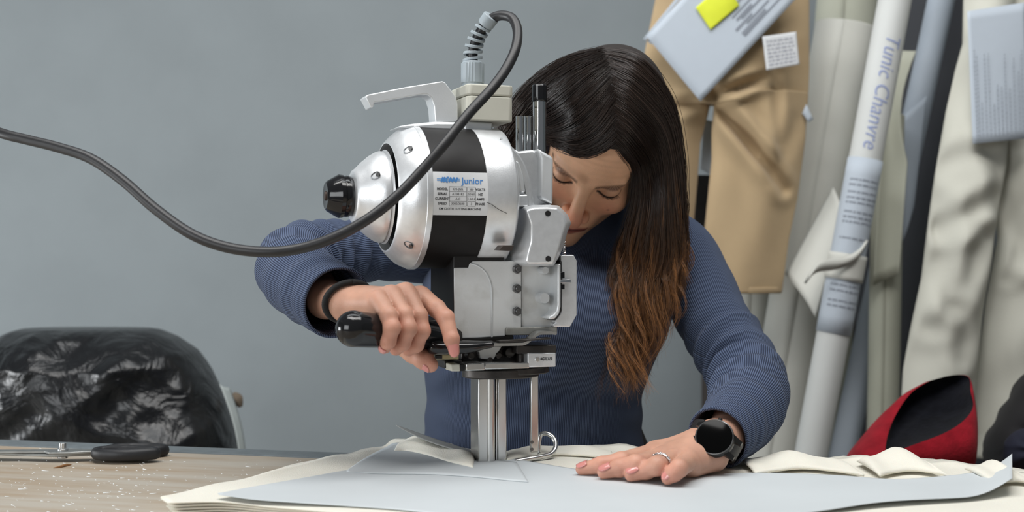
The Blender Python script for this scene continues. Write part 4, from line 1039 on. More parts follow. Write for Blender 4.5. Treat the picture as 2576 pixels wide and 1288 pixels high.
# silver ring on the ring finger
q0,q1=V(l_r[0][0]),V(l_r[1][0]); rc=q0.lerp(q1,.78); t=(q1-q0).normalized(); u=(V((0,0,1))-t*t.z).normalized(); w=t.cross(u)
rp=[rc+(u*math.cos(2*math.pi*k/40)+w*math.sin(2*math.pi*k/40))*.0105 for k in range(41)]
o=MB().tube(rp,.0011,8).obj('finger_ring',mat('bright silver',(.75,.75,.76),.15,1.),None,True,0)
for k in range(9):
    a=-.9+.22*k; c=rc+(u*math.cos(a)+w*math.sin(a))*.0118
ms=MB(); ms.v=[V(v.co) for v in o.data.vertices]; ms.f=[list(p.vertices) for p in o.data.polygons]
for k in range(13):
    a=-1.3+.22*k; c=rc+(u*math.cos(a)+w*math.sin(a))*.0113+t*(.0007 if k%2 else -.0007); ms.ball(c,.0009,8,6)
bpy.data.objects.remove(o); o=ms.obj('finger_ring',MATS['bright silver'],None,True,0); tag(o,'silver braided ring on a finger of the flat hand','ring')
# black hair tie round the other wrist
hc=P(878,759,1.206); ta=(P(955,756,1.175)-P(820,752,1.25)).normalized(); uu=(V((0,0,1))-ta*ta.z).normalized(); ww=ta.cross(uu)
tl=(ta*.75+uu*.35).normalized(); 
hp_=[hc+uu*math.cos(2*math.pi*k/48)*.0200+ww*math.sin(2*math.pi*k/48)*.0235+ta*(-.008*math.sin(2*math.pi*k/48)+.006*math.cos(2*math.pi*k/48)) for k in range(49)]
o=MB().tube(hp_,.0031,10).obj('hair_tie',mat('black elastic',srgb(20,19,20),.8,noise=.2,nscale=400,bump=.3,bscale=900),None,True,0); tag(o,'black elastic hair tie worn round the wrist of the gripping hand','hair tie')
# ================================================================ background: things along the wall
# hanging rail above the frame, fixed to the wall
railm=mat('grey steel tube',srgb(120,122,124),.35,.8,noise=.05)
rl=empty('garment_rail',(.55,2.3,1.98),0,'grey steel garment rail fixed to the wall above the hanging garments','garment rail')
MB().cyl((-.42,0,0),(1.25,0,0),.0125).obj('rail_tube',railm,rl)
for x in(-.38,1.2): bevel(MB().cyl((x,0,0),(x,.65,0),.010).box(x-.03,x+.03,.638,.6495,-.04,.04).obj('wall_bracket',railm,rl),.002)
def cloth_grid(fn,nu,nv): # fn(u,v)->V
    vs=[fn(i/nu,j/nv) for j in range(nv+1) for i in range(nu+1)]
    fs=[(j*(nu+1)+i,j*(nu+1)+i+1,(j+1)*(nu+1)+i+1,(j+1)*(nu+1)+i) for j in range(nv) for i in range(nu)]
    return vs,fs
def pl_interp(L,py):
    ys=[q[1] for q in L]; xs=[q[0] for q in L]; return float(np.interp(py,ys,xs))
def leg_tube(left,right,y0,y1,D,th,foldf,n=40,nv=46):
    # closed flattened tube between two pixel edge polylines
    rings=[]
    for j in range(nv+1):
        py=y0+(y1-y0)*j/nv; a=pl_interp(left,py); b=pl_interp(right,py); c=(a+b)/2; hw=(b-a)/2; ring=[]
        for k in range(n):
            t=2*math.pi*k/n; sx=math.cos(t); sy=math.sin(t); sx=math.copysign(abs(sx)**.8,sx); sy=math.copysign(abs(sy)**.8,sy)
            px=c+hw*sx; d=D+th*sy*(.35+.65*(1-sx*sx)); 
            if sy<0: d-=foldf(px,py)*min(1,-sy*1.5)
            ring.append(P(px,py,D)+V((0,d-D,0)))
        rings.append(ring)
    return MB().loft(rings)
khaki=mat('khaki twill',srgb(172,150,118),.9,noise=.05,nscale=10,bump=.25,bscale=500,sheen=.15,spec=.15)
tr=empty('khaki_trousers',P(1830,-330,2.2),0,'khaki twill trousers hanging on the wall beside the woman\'s head','trousers')
def kf(px,py):
    f=0
    for (x0,y0,x1,y1,w,a) in ((1800,262,1945,450,15,.027),(1812,240,1905,205,12,.026),(1940,440,1990,320,20,.006),(1938,110,1950,330,12,.006),(1690,272,1775,255,15,.013),(1850,400,1880,640,30,.003)):
        dx,dy=x1-x0,y1-y0; t=((px-x0)*dx+(py-y0)*dy)/(dx*dx+dy*dy); e=math.exp(-(max(0,-t,t-1)*3)**2)*(.45+.55*math.sin(math.pi*min(1,max(0,t)))); t=min(1.15,max(-.15,t)); d=math.hypot(px-x0-t*dx,py-y0-t*dy)
        f+= e*(-a*math.exp(-(d/w)**2)+a*.7*math.exp(-((d-w*2)/(w*1.2))**2))
    return f+.002*math.sin(px*.05+py*.013)
tm=leg_tube([(1797,250),(1790,330),(1790,400),(1780,500),(1770,600),(1762,740)],[(2036,-330),(2036,0),(2036,180),(2026,350),(2006,500),(1985,600),(1966,740)],232,736,2.2,.03,kf,110,100); tm.v=local(tr,tm.v); tm.obj('trouser_leg',khaki,tr,True,0)
tm=leg_tube([(1640,-330),(1650,0),(1622,130),(1618,200),(1625,400),(1640,740)],[(1790,250),(1778,300),(1762,360),(1755,450),(1742,600),(1730,740)],240,736,2.215,.03,kf,90,90); tm.v=local(tr,tm.v); tm.obj('trouser_leg',khaki,tr,True,0)
tm=leg_tube([(1668,-330),(1658,-60),(1648,0),(1622,130),(1618,200),(1622,270)],[(2030,-330),(2036,0),(2036,180),(2032,270)],-330,262,2.205,.034,kf,120,80); tm.v=local(tr,tm.v); tm.obj('trouser_seat',khaki,tr,True,0)
# hem stitch band
hb=leg_tube([(1763,700),(1761,740)],[(1974,700),(1965,740)],722,737.5,2.2,.0315,lambda a,b:.0,40,3); hb.v=local(tr,hb.v); hb.obj('hem',khaki,tr,True,0)
hk=MB(); hk.tube([V((.0,.004,-.03)),V((0,.004,.06))]+[V((0,.1-.096*math.cos(a)*0+ -.0+.1*(1-1),.0)) for a in ()],.003)
top=P(1830,-330,2.2)
hg=MB(); hp=[V((top.x,2.2,top.z-.02)),V((top.x,2.2,1.90)),V((top.x,2.23,1.99)),V((top.x,2.29,2.004)),V((top.x,2.325,1.985))]
hg.tube(splv(hp,24),.003,8); hg.cyl((top.x-.14,2.2,top.z-.02),(top.x+.14,2.2,top.z-.02),.006); hg.v=local(tr,hg.v); hg.obj('hanger',railm,tr)

def sheet(name,corners,D,m,th=.0006,curl=0.,nu=14,nv=14,tilt=0.):
    c=[P(a,b,D) for a,b in corners]
    def fn(u,v):
        p=(c[0]*(1-u)+c[1]*u)*(1-v)+(c[3]*(1-u)+c[2]*u)*v; return p+V((0,-curl*math.sin(u*math.pi)*v+tilt*v,0))
    vs,fs=cloth_grid(fn,nu,nv); o=obj(name,vs,fs,m); solidify(o,th,0); return o
def onsheet(corners,D,off=.0012):
    c=[P(a,b,D) for a,b in corners]
    return lambda u,v:(c[0]*(1-u)+c[1]*u)*(1-v)+(c[3]*(1-u)+c[2]*u)*v+V((0,-off,0))
bpaper=mat('white office paper',srgb(180,189,199),.7,noise=.01); gink=mat('faint grey print',srgb(132,138,148),.7); 
dc=[(1627,92),(1762,255),(2012,-14),(1877,-177)]
o=sheet('printed_paper',dc,2.140,bpaper,curl=.0); tag(o,'white diamond-hung printed sheet with a yellow note pinned on the khaki trousers','paper')
fl=Flat(); rr=random.Random(5)
for i in range(10):
    u=.08+.085*i; v0=.50+.04*rr.random(); 
    fl.add(rect2(u,u+.022,v0+.08,v0+.08+rr.uniform(.12,.3))) if i%3 else fl.add(rect2(u,u+.02,v0,.9))
fl.add(rect2(.80,.84,.52,.75)); fl.add(rect2(.72,.75,.50,.66)); fl.add(rect2(.64,.67,.55,.7))
fl.obj('paper_print',gink,onsheet(dc,2.140),o)
d2=[(1618,98),(1640,112),(1770,-40),(1745,-60)]
o=sheet('printed_paper',d2,2.148,bpaper); tag(o,'narrow paper sheet edge peeking out behind the diamond-hung sheet','paper')
fl=Flat(); fl.add(rect2(.30,.50,.0,.9)); fl.obj('paper_print',mat('brown print line',srgb(150,140,128),.7),onsheet(d2,2.148),o)
o=sheet('sticky_note',[(1750,19),(1788,75),(1860,14),(1822,-42)],2.136,mat('yellow note',srgb(214,222,52),.7,noise=.03),curl=.004); tag(o,'bright yellow sticky note on the white diamond-hung sheet','sticky note')
lc=[(1918,92),(2003,80),(2011,162),(1928,177)]
o=sheet('size_label',lc,2.140,mat('white cloth label',srgb(200,202,204),.8,noise=.03),.0008); tag(o,'small square white printed label on the hip of the khaki trousers','label')
fl=Flat()
for i in range(7):
    v=.14+.115*i
    x=.1
    while x<.86:
        w=rr.uniform(.05,.16); fl.add(rect2(x,min(.9,x+w),v,v+.055)); x+=w+.04
fl.obj('label_print',mat('pale grey print',srgb(158,160,168),.7),onsheet(lc,2.140),o)
o=sheet('paper_tag',[(1770,300),(1797,306),(1788,440),(1762,425)],2.26,bpaper); tag(o,'white paper strip showing in the gap between the khaki trouser legs','paper')
o=sheet('paper_tag',[(2028,262),(2046,300),(2034,308),(2018,285)],2.19,bpaper,nu=3,nv=3); tag(o,'tiny white paper corner at the edge of the khaki trousers','paper')
o=MB().loft([[P(1745,440,2.34),P(1800,440,2.34),P(1800,440,2.38),P(1745,440,2.38)],[P(1715,760,2.34),P(1790,760,2.34),P(1790,760,2.38),P(1715,760,2.38)]])  # added black block, standing in for the shade between the legs
bevel(o.obj('gap_shade_panel',mat('black panel',srgb(24,22,22),.9,noise=.2)),.006); o=bpy.data.objects['gap_shade_panel']; tag(o,'black panel standing in for shade in the gap behind the khaki trouser legs','cloth')

# leaning rolls
ecru=mat('ecru canvas',srgb(203,203,196),.9,noise=.025,nscale=9,bump=.2,bscale=400,spec=.15)
ecru2=mat('greenish ecru canvas',srgb(186,187,172),.9,noise=.05,nscale=7,bump=.2,bscale=400,spec=.15)
cool=mat('cool white paper roll',srgb(176,186,198),.6,noise=.03,nscale=8,spec=.3)
cardb=mat('white cardboard tube',srgb(198,200,198),.6,noise=.02,nscale=8,spec=.3)
core=mat('brown roll core',srgb(120,96,72),.8,noise=.1)
def roll(name,a,b,D0,D1,wpx,m,lab,lip=True,n=40,flap=None,zbot=None,sag=0.):
    A=P(*a,D0); B=P(*b,D1); r0=wpx/2/F*D0
    d=(B-A).normalized()
    if zbot is not None: B=A+d*((zbot-A.z)/d.z)
    e=empty(name,B,0,lab,'fabric roll'); 
    path=[A.lerp(B,i/16) for i in range(17)]
    q=MB(); q.tube(path,[r0]*17,n); q.v=local(e,q.v); bevel(q.obj('rolled_cloth',m,e),.002)
    q=MB(); q.tube([A-d*.004,A+d*.05],[r0*.35]*2,20); q.v=local(e,q.v); q.obj('roll_core',core,e)
    # outer cloth edge: a spiral lip along the length
    fr=frames(path); q=MB(); rg=[]
    for p,(t,u,w) in zip(path,fr):
        pts=[]
        for k in range(10):
            an=math.radians(200+16*k); rr_=r0*(1.005+.012*k/9); pts.append(p+u*math.cos(an)*rr_+w*math.sin(an)*rr_)
        rg.append(pts)
    q.loft(rg,False,False); q.v=local(e,q.v)
    if lip: o=q.obj('loose_edge',m,e,True,0); solidify(o,.0015,1)
    return e,A,B,r0,d
RB=roll('fabric_roll',(2130,66),(1945,1160),2.34,2.34,150,ecru,'wide ecru canvas roll leaning next to the khaki trousers',zbot=.02)
roll('fabric_roll',(2150,-200),(2110,300),2.55,2.55,150,ecru2,'dull ecru canvas roll standing behind the wide one, top out of sight',zbot=.02)
roll('fabric_roll',(1905,560),(1880,1140),2.48,2.48,105,ecru,'pale roll standing low behind the khaki trouser hem',zbot=.02)
# written tube with wrapped label and ribbon
e,A,B,r0,d=roll('written_tube',(2262,-60),(2040,1145),2.12,2.12,82,cardb,'white tube with blue handwriting and a wrapped printed label',False,zbot=.02)
def on_tube(s,ang,r): # s metres along from A, angle from the camera-facing side
    u=V((1,0,0)); u=(u-d*u.dot(d)).normalized(); w=d.cross(u)  
    if w.y>0: w=-w
    return A+d*s+(w*math.cos(ang)+u*math.sin(ang))*r
def s_at(py): # distance along tube at picture row
    z=CAMZ-(py-CY)/F*2.12; return (z-A.z)/d.z
def wrap(s0,s1,r,name,m,par,ns=10,a0=-2.6,a1=2.6):
    vs,fs=cloth_grid(lambda u,v:on_tube(s0+(s1-s0)*v,a0+(a1-a0)*u,r),28,ns); o=obj(name,local(par,vs),fs,m,par); solidify(o,.0006,1); return o
wl_=wrap(s_at(402),s_at(838),r0+.0016,'wrapped_label',bpaper,e)
fl=Flat()
for py in (455,468,486,500,512,535,548,560,600,700,716,730,755,768):
    x=-.95
    while x<.8:
        w=rr.uniform(.08,.5); fl.add(rect2(x,min(.95,x+w),s_at(py),s_at(py+4))); x+=w+.08
fl.obj('label_lettering',gink,lambda a,s:on_tube(s,a,r0+.0026),wl_,True)
hb_=mat('blue handwriting',srgb(138,150,188),.7)
fl=Flat(); wv,wf=text('Tunic Chanvre',.040,align='LEFT',bold=-.0002,shear=.25)
fl.add(refine((wv,wf),.005)); s0=s_at(92)
fl.obj('handwriting',hb_,lambda x,y:on_tube(s0+x*.86,y/r0*.95+.05-x*.9,r0+.0009),e,True)
rb=wrap(s_at(640),s_at(705),r0+.0045,'ribbon_wrap',ecru,e,6)
q=MB()
rp=[on_tube(s_at(612),.6,r0+.004),on_tube(s_at(640),.15,r0+.009),on_tube(s_at(668),-.5,r0+.016),P(2058,672,2.06),P(2032,700,2.055)]
C=splv(rp,20); q.loft([[c+V((.006,0,.008)),c+V((-.004,-.002,-.010)),c+V((-.006,.003,-.008)),c+V((.004,.004,.010))] for c in C]); q.v=local(e,q.v); q.obj('ribbon_tail',ecru,e,True,0)
# loose flap of the wide roll
q=[(2085,558),(2120,600),(2085,690),(2050,780),(1975,700),(1998,640)]
def flapfn(u,v):
    a=V(P(2096,470,2.24)).lerp(P(1975,690,2.22),v); b=V(P(2115,560,2.15)).lerp(P(2052,800,2.16),v); p=a.lerp(b,u); return p+V((0,-.02*math.sin(u*math.pi),0))
vs,fs=cloth_grid(flapfn,16,16); o=obj('canvas_flap',local(RB[0],vs),fs,ecru,RB[0]); solidify(o,.0018,0)
# green tinged upright roll and cool leaning roll
roll('fabric_roll',(2236,290),(2221,1150),2.28,2.28,76,ecru2,'upright greenish ecru roll between the written tube and dark cover',zbot=.02)
def shfn(u,v):
    a=V(P(2232,120,2.24)).lerp(P(2196,720,2.23),v); b=V(P(2305,128,2.22)).lerp(P(2262,690,2.22),v); p=a.lerp(b,u)
    if v<.5: p=p+V((-(u)*.02*math.sin(v*2*math.pi),0,0))
    return p+V((0,.012*math.sin(u*3),0))
vs,fs=cloth_grid(shfn,12,18); o=obj('canvas_offcut',vs,fs,ecru2); solidify(o,.0015,0); tag(o,'greenish ecru offcut draped over the upright roll','cloth')
roll('fabric_roll',(2385,-80),(2120,1140),2.36,2.36,66,cool,'cool bluish white paper roll leaning behind the written tube',False,zbot=.02)
o=sheet('loose_paper',[(2262,300),(2332,240),(2300,520),(2255,640)],2.32,cool,curl=.01); tag(o,'loose bluish paper end unrolled beside the leaning paper roll','paper')
roll('fabric_roll',(2110,640),(2085,1140),2.42,2.42,44,ecru2,'thin ecru roll low behind the written tube',zbot=.02)

# dark garment cover
def covfn(u,v):
    px=2180+u*(300+60*(1-v)); py=-250+v*2055; return P(px-(43*v),py,2.72)+V((0,.02*math.sin(u*9+v*3),0))
vs,fs=cloth_grid(covfn,30,30); o=obj('garment_cover',vs,fs,mat('dark grey cover cloth',srgb(70,72,77),.8,noise=.06,nscale=5)); solidify(o,.003,0); tag(o,'dark grey garment cover hanging behind the rolls and cream trousers','garment cover')
bk=mat('dark brown crate board',srgb(58,50,47),.7,noise=.15,nscale=30)
q=empty('storage_crate',(.68,2.84,0),0,'dark brown crate on the floor behind the leaning rolls','crate')
for nm,bx_ in (('side_board',(-.22,.26,-.06,-.045,0,1.02)),('side_board',(-.22,.26,.045,.06,0,1.02)),('end_board',(-.22,-.205,-.045,.045,0,1.02)),('end_board',(.245,.26,-.045,.045,0,1.02)),('base_board',(-.205,.245,-.045,.045,0,.015))):
    bevel(MB().box(*bx_).obj(nm,bk,q),.003)

# cream trousers with a printed sheet
crm=mat('cream drill cloth',srgb(196,195,184),.85,noise=.03,nscale=7,bump=.2,bscale=300,spec=.25)
ct=empty('cream_trousers',P(2520,-330,2.1),0,'cream drill trousers hanging at the picture edge under a printed sheet','trousers')
def cf(px,py):
    f=.004*math.sin(py*.031+px*.02)
    for (x0,y0,x1,y1,w,a) in ((2355,575,2480,500,24,.030),(2340,420,2450,380,22,.014),(2350,520,2375,760,24,.024),(2480,380,2560,640,26,.03),(2385,760,2470,600,24,.02),(2330,820,2400,790,22,.016),(2405,900,2430,640,20,.014),(2520,700,2576,560,14,.01)):
        dx,dy=x1-x0,y1-y0; t=min(1,max(0,((px-x0)*dx+(py-y0)*dy)/(dx*dx+dy*dy))); d_=math.hypot(px-x0-t*dx,py-y0-t*dy)
        f+=.30*(-a*math.exp(-(d_/w)**2)+a*.8*math.exp(-((d_-w*2)/w)**2))
    return f
tm=leg_tube([(2430,-330),(2422,110),(2405,170),(2380,280),(2352,440),(2335,560),(2318,700),(2290,830),(2272,930),(2262,1100)],[(2560,-330),(2545,200),(2530,420),(2505,560),(2470,800),(2440,1100)],-330,1100,2.12,.035,cf,110,130); tm.v=local(ct,tm.v); tm.obj('trouser_leg',crm,ct,True,0)
tm=leg_tube([(2500,-330),(2490,200),(2478,365),(2500,470),(2510,600),(2480,760),(2450,1000),(2445,1150)],[(2700,-330),(2690,400),(2680,1150)],-330,1150,2.16,.045,cf,110,130); tm.v=local(ct,tm.v); tm.obj('trouser_leg',crm,ct,True,0)
top=P(2540,-330,2.12); hg=MB(); hp=[V((top.x,2.14,top.z-.02)),V((top.x,2.16,1.90)),V((top.x,2.22,1.99)),V((top.x,2.29,2.004)),V((top.x,2.325,1.985))]
hg.tube(splv(hp,24),.003,8); hg.cyl((top.x-.12,2.14,top.z-.02),(top.x+.14,2.14,top.z-.02),.006); hg.v=local(ct,hg.v); hg.obj('hanger',railm,ct)
pc_=[(2433,28),(2580,6),(2590,348),(2447,362)]
o=sheet('printed_paper',pc_,2.072,bpaper,curl=.006); tag(o,'white printed sheet with fine vertical dotted lines on the cream trousers','paper')
fl=Flat()
for u,v0 in ((.05,.30),(.09,.35),(.15,.70),(.22,.34),(.29,.34),(.36,.72),(.43,.58),(.50,.60),(.57,.36),(.64,.62),(.72,.40),(.80,.5),(.86,.35),(.93,.6)):
    v=v0
    while v<.965:
        w=rr.uniform(.010,.03); fl.add(rect2(u,u+.016,v,min(.97,v+w))); v+=w+.009
fl.obj('paper_print',mat('grey print',srgb(146,152,162),.7),onsheet(pc_,2.072,.0085),o)

# stool behind the table carrying the red hat and black bag
stl=empty('side_bench',(.76,1.74,0),0,'low wooden bench behind the table carrying the red hat','bench')
bw=mat('brown bench wood',srgb(110,86,64),.6,noise=.12,nscale=20,stretch=(1,8,8))
BZ=.745
bevel(MB().box(-.30,.42,-.16,.16,BZ-.03,BZ).obj('bench_top',bw,stl),.004)
for x in(-.27,.39):
    for y in(-.13,.13): bevel(MB().box(x-.02,x+.02,y-.02,y+.02,0,BZ-.0305).obj('leg',bw,stl),.003)
redm=mat('red wool felt',srgb(140,24,36),.95,noise=.16,nscale=40,bump=.5,bscale=250,sheen=.05,spec=.1)
navy=mat('navy fleece lining',srgb(15,16,22),.95,noise=.25,nscale=60,bump=.6,bscale=200,sheen=.05,spec=.1)
D=1.74
ht=empty('red_hat',P(2290,1190,D),0,'slouchy red wool hat with dark navy lining, lying open behind the stack','hat')
# outer shell: rings from crumpled tip (lower left) to the opening
spine=[(2120,1180,1.76,.010,.012),(2150,1150,1.76,.045,.05),(2210,1105,1.76,.075,.07),(2270,1070,1.76,.098,.085),(2330,1048,1.745,.100,.09),(2378,1034,1.73,.088,.085)]
def hat_ring(c,rx,ry,u,seed):
    pts=[]
    for k in range(48):
        a=2*math.pi*k/48; w=1+.05*math.sin(a*3+seed)+.03*math.sin(a*7+seed*2)
        pts.append(c+V((math.cos(a)*rx*.62*w,math.sin(a)*ry*.5*w-.0*u,math.sin(a)*ry*.55*w+math.cos(a)*rx*.30*w)))
    return pts
sp_=spl(spine,20); rings=[]
for i,q in enumerate(sp_): rings.append(hat_ring(P(q[0],q[1],q[2]),q[3],q[4],i/19,i*.25))
def pxring(L,D,n=56):
    A=[P(a,b,D+dd) for a,b,dd in L]; A=A+[A[0]]; return splv(A,n+1)[:-1]
rim=[(2338,958,.05),(2395,944,.055),(2436,948,.04),(2442,985,.01),(2448,1025,-.02),(2420,1062,-.05),(2370,1092,-.07),(2300,1118,-.085),(2235,1140,-.08),(2230,1108,-.03),(2250,1050,.02),(2290,990,.04)]
mid_=[(2320,962,.055),(2400,943,.06),(2440,947,.045),(2450,990,.0),(2460,1060,-.04),(2458,1110,-.075),(2420,1145,-.09),(2320,1160,-.10),(2215,1158,-.09),(2190,1110,-.05),(2220,1050,.03),(2270,990,.05)]
bot=[(2300,985,.09),(2390,965,.11),(2440,975,.09),(2462,1040,.03),(2462,1130,-.03),(2450,1185,-.05),(2400,1192,-.06),(2300,1192,-.07),(2170,1192,-.06),(2110,1165,.0),(2150,1100,.05),(2230,1030,.08)]
low=[(a*.9+229,1150+(b-1150)*.25+38,dd+.02) for a,b,dd in bot]
rims=[pxring(L,D) for L in (low,bot,mid_,rim)]
for q in rims:
    for p in q: p.z=max(p.z,BZ+.001)
q=MB().loft(rims,True); q.f=q.f[:-1]; q.v=local(ht,q.v); o=q.obj('hat_shell',redm,ht,True,0); subsurf(o,1)
inn=pxring([(a,b,dd+.004) for a,b,dd in rim],D); cc=sum(inn,V())/len(inn)
r2=[cc.lerp(p,.9)+V((.002,.02,-.006)) for p in inn]; r3=[cc.lerp(p,.55)+V((.0,.04,-.012)) for p in inn]; r4=[cc.lerp(p,.1)+V((.0,.045,-.012)) for p in inn]
q=MB().loft([inn,r2,r3,r4],True); q.f=[f for f in q.f if len(f)!=len(inn) or f[0]!=len(inn)-1]; q.v=local(ht,q.v); o=q.obj('hat_lining',navy,ht,True,0); subsurf(o,1)
# dark bag at the picture edge
bg=mat('dark navy nylon',srgb(26,25,28),.6,noise=.15,nscale=12,bump=.3,bscale=40)
bgp=empty('black_bag',P(2590,1185,1.85),0,'dark nylon bag slumped at the picture edge behind the fabric stack','bag')
def slump(L,D,dep,m,name,par,ztop=None,n=40,seed=0):
    # front outline in picture coordinates, inflated backwards and forwards
    A=[P(a,b,D) for a,b in L]; A=splv(A+[A[0]],n+1)[:-1]; c=sum(A,V())/n
    rg=[]
    for s,o_ in ((.0,-1.0),(.35,-.97),(.65,-.82),(.88,-.5),(1,0),(.9,.5),(.6,.85),(0.0,1.0)):
        rg.append([c.lerp(p,max(s,.02))+V((0,o_*dep*(1+.12*math.sin(k*.9+seed)),0)) for k,p in enumerate(A)])
    q=MB().loft(rg); q.v=local(par,q.v); o=q.obj(name,m,par,True,0); subsurf(o,1); return o
slump([(2478,1138),(2500,1090),(2530,1040),(2560,990),(2590,940),(2660,900),(2720,1000),(2720,1180),(2600,1185),(2490,1180)],1.85,.07,bg,'bag_body',bgp)
slump([(2525,1120),(2545,1092),(2590,1075),(2680,1080),(2700,1170),(2600,1180),(2530,1172)],1.74,.03,mat('navy cloth',srgb(22,25,42),.9,noise=.1),'bag_pocket',bgp)

# black plastic sack at the other side on a low cabinet
cb=empty('low_cabinet',(-.72,2.16,0),0,'grey low cabinet standing behind the table under the black plastic sack','cabinet')
cm=mat('grey cabinet laminate',srgb(128,132,134),.5,noise=.04)
bevel(MB().box(-.42,.24,-.25,.09,0,.66).obj('carcass',cm,cb),.003)
for x0,x1 in((-.415,-.092),(-.088,.235)):
    dd=bevel(MB().box(x0,x1,-.268,-.2505,.03,.65).obj('door',cm,cb),.002)
    bevel(MB().cyl((x1-.05,-.285,.6),(x1-.05,-.285,.68),.005,n=10).cyl((x1-.05,-.285,.605),(x1-.05,-.268,.605),.004,n=8).cyl((x1-.05,-.285,.675),(x1-.05,-.268,.675),.004,n=8).obj('handle',railm,dd),.0005)
sackm=mat('black bin liner',srgb(24,25,27),.28,noise=.15,nscale=8,bump=.0)
nt=sackm.node_tree; b_=nt.nodes['Principled BSDF']; tc=nt.nodes.new('ShaderNodeTexCoord'); nz=nt.nodes.new('ShaderNodeTexNoise'); nz.inputs['Scale'].default_value=13; nz.inputs['Detail'].default_value=5; nz.inputs['Distortion'].default_value=1.6
bp_=nt.nodes.new('ShaderNodeBump'); bp_.inputs['Strength'].default_value=.8; bp_.inputs['Distance'].default_value=.012
nt.links.new(tc.outputs['Object'],nz.inputs['Vector']); nt.links.new(nz.outputs['Fac'],bp_.inputs['Height']); nt.links.new(bp_.outputs['Normal'],b_.inputs['Normal'])
SZ=.662; Ds=2.06
sk=empty('plastic_sack',(-.72,2.1,SZ),0,'large black plastic sack full of offcuts, slumped behind the plywood table','sack')
frt=[(-60,890),(-15,860),(35,832),(110,828),(250,826),(395,828),(440,850),(487,885),(520,935),(545,985),(572,1050),(592,1130),(600,1200),(430,1262),(250,1262),(60,1262),(-80,1262),(-90,1000)]
def sring(f,dy,sx=1.,up=0.):
    c=P(250,1010,Ds); out=[]
    A=[P(a,b,Ds) for a,b in frt]; A=splv(A+[A[0]],73)[:-1]
    for k,p in enumerate(A):
        q=c+(p-c)*f; q.x=c.x+(p.x-c.x)*f*sx; q.y=Ds+dy+.012*math.sin(k*.7+dy*40); q.z=max(SZ+.001,q.z+up); out.append(q)
    return out
def crease(x,z):
    a=0
    for k,(fx,fz,ph,am) in enumerate(((9,14,.3,.5),(17,-11,1.9,.35),(-13,25,4.,.3),(31,17,2.2,.2),(-24,39,.9,.2),(52,-33,3.1,.12),(45,58,5.2,.10))):
        a+=am*(1-2*abs(math.sin(fx*x+fz*z+ph+.8*math.sin(11*z-7*x+k))))
    return a
sl=[(60,826),(35,832),(15,840),(-15,860),(-60,890),(-90,950),(-95,1262)]; sr_=[(380,826),(398,830),(440,850),(487,885),(520,935),(545,985),(572,1050),(592,1130),(604,1262)]
sl=[(b,a) for a,b in sl]; sl=[(b,a) for a,b in sl]
def sackring(py,dep):
    a=pl_interp(sl,py); b=pl_interp(sr_,py); c=(a+b)/2; hw=(b-a)/2; out=[]
    for k in range(150):
        t=2*math.pi*k/150; sx=math.copysign(abs(math.cos(t))**.75,math.cos(t)); sy=math.copysign(abs(math.sin(t))**.75,math.sin(t))
        p=P(c+hw*sx,py,Ds); w=max(0,-sy)**.5
        p.y+=dep*sy-.017*w*crease(p.x,p.z); out.append(p)
    return out
rg=[]
for k in range(75):
    u=k/74; py=826.5+435*u**1.15; rg.append(sackring(py,.05+.11*min(1,u*4)**.6))
c0=sum(rg[0],V())/150; rg=[[c0.lerp(p,f) for p in rg[0]] for f in (.1,.5,.8,.95)]+rg
q=MB().loft(rg); q.v=local(sk,q.v); o=q.obj('sack_body',sackm,sk,True,0)
wp_=mat('white plastic film',srgb(186,194,192),.35,noise=.05,spec=.4)
def ff_(u,v):
    a=V(P(552,965,2.02)).lerp(P(596,1180,2.0),v); b=V(P(578,975,2.05)).lerp(P(612,1180,2.03),v); p=a.lerp(b,u); return p+V((.010*math.sin(v*2.6),-.015*math.sin(u*3.1),0))
vs,fs=cloth_grid(ff_,8,20); o=obj('film_edge',local(sk,vs),fs,wp_,sk); solidify(o,.001,0)
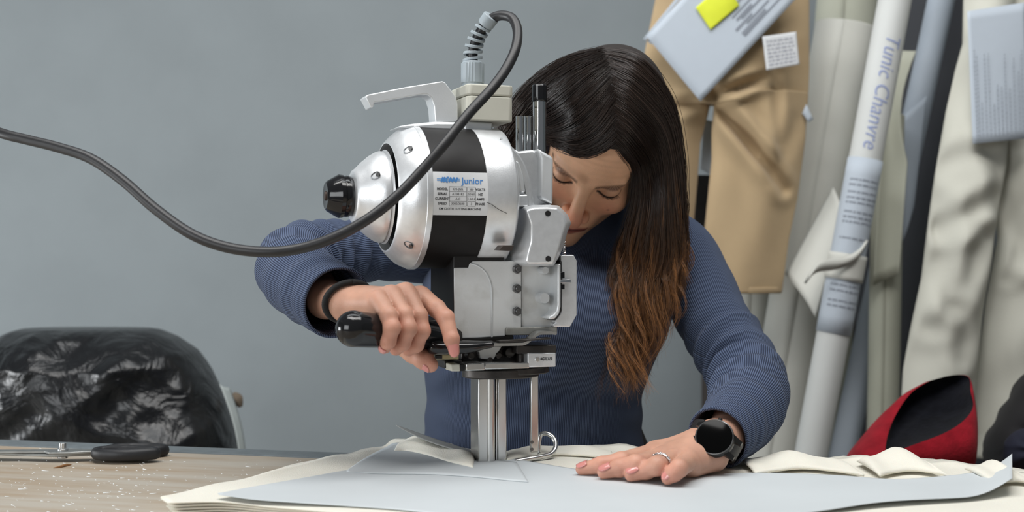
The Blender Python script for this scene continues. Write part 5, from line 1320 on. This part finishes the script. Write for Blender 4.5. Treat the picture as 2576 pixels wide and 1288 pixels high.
o=MB(); C=splv([P(585,990,2.09),P(597,1006,2.09),P(606,1024,2.09)],8); o.tube(C,[.006,.011,.004],8) if False else o.tube(C,[.004,.008,.01,.011,.010,.008,.006,.003],8)
o.v=local(sk,o.v); o.obj('sack_tie',mat('brown string',srgb(110,98,84),.9,noise=.2),sk)
# dark strap behind the waist, on the table rear
# ================================================================ camera, light
sc=bpy.context.scene
cam=bpy.data.cameras.new('camera'); co=bpy.data.objects.new('camera',cam); COL.objects.link(co)
co.location=(0,0,CAMZ); co.rotation_euler=(math.pi/2,0,0); cam.sensor_width=36; cam.lens=F/2576*36; cam.clip_start=.02
cam.dof.use_dof=True; cam.dof.focus_distance=1.29; cam.dof.aperture_fstop=5.0
sc.camera=co
def area(name,loc,target,sx,sy,power,col=(1,1,1)):
    l=bpy.data.lights.new(name,'AREA'); l.shape='RECTANGLE'; l.size=sx; l.size_y=sy; l.energy=power; l.color=col
    o=bpy.data.objects.new(name,l); COL.objects.link(o); o.location=loc
    o.rotation_euler=(V(target)-V(loc)).to_track_quat('-Z','Y').to_euler(); return o
area('ceiling_panel',(-.50,.72,2.70),(-.1,1.35,.95),1.2,.5,19,(1,.985,.96))
area('ceiling_panel',(.55,.80,2.70),(.2,1.4,.95),1.2,.5,16,(1,.985,.96))
area('rear_ceiling_panel',(.0,1.45,2.9),(.0,2.4,.7),2.2,.5,15,(.95,.98,1))
area('wall_fill_light',(-3.3,1.25,.9),(.1,2.9,.45),1.3,1.0,66,(.95,.98,1))  # added fill that brightens the low wall, not a window
area('window_light',(-1.8,-.85,1.5),(.0,1.3,1.1),1.3,1.0,24,(.95,.98,1))
w=bpy.data.worlds.new('world'); sc.world=w; w.use_nodes=True
w.node_tree.nodes['Background'].inputs[0].default_value=(.86,.93,1,1); w.node_tree.nodes['Background'].inputs[1].default_value=.13
sc.view_settings.view_transform='Standard'; sc.view_settings.look='None'; sc.view_settings.exposure=0
sc.cycles.use_denoising=True; sc.cycles.max_bounces=8; sc.cycles.caustics_reflective=False; sc.cycles.caustics_refractive=False
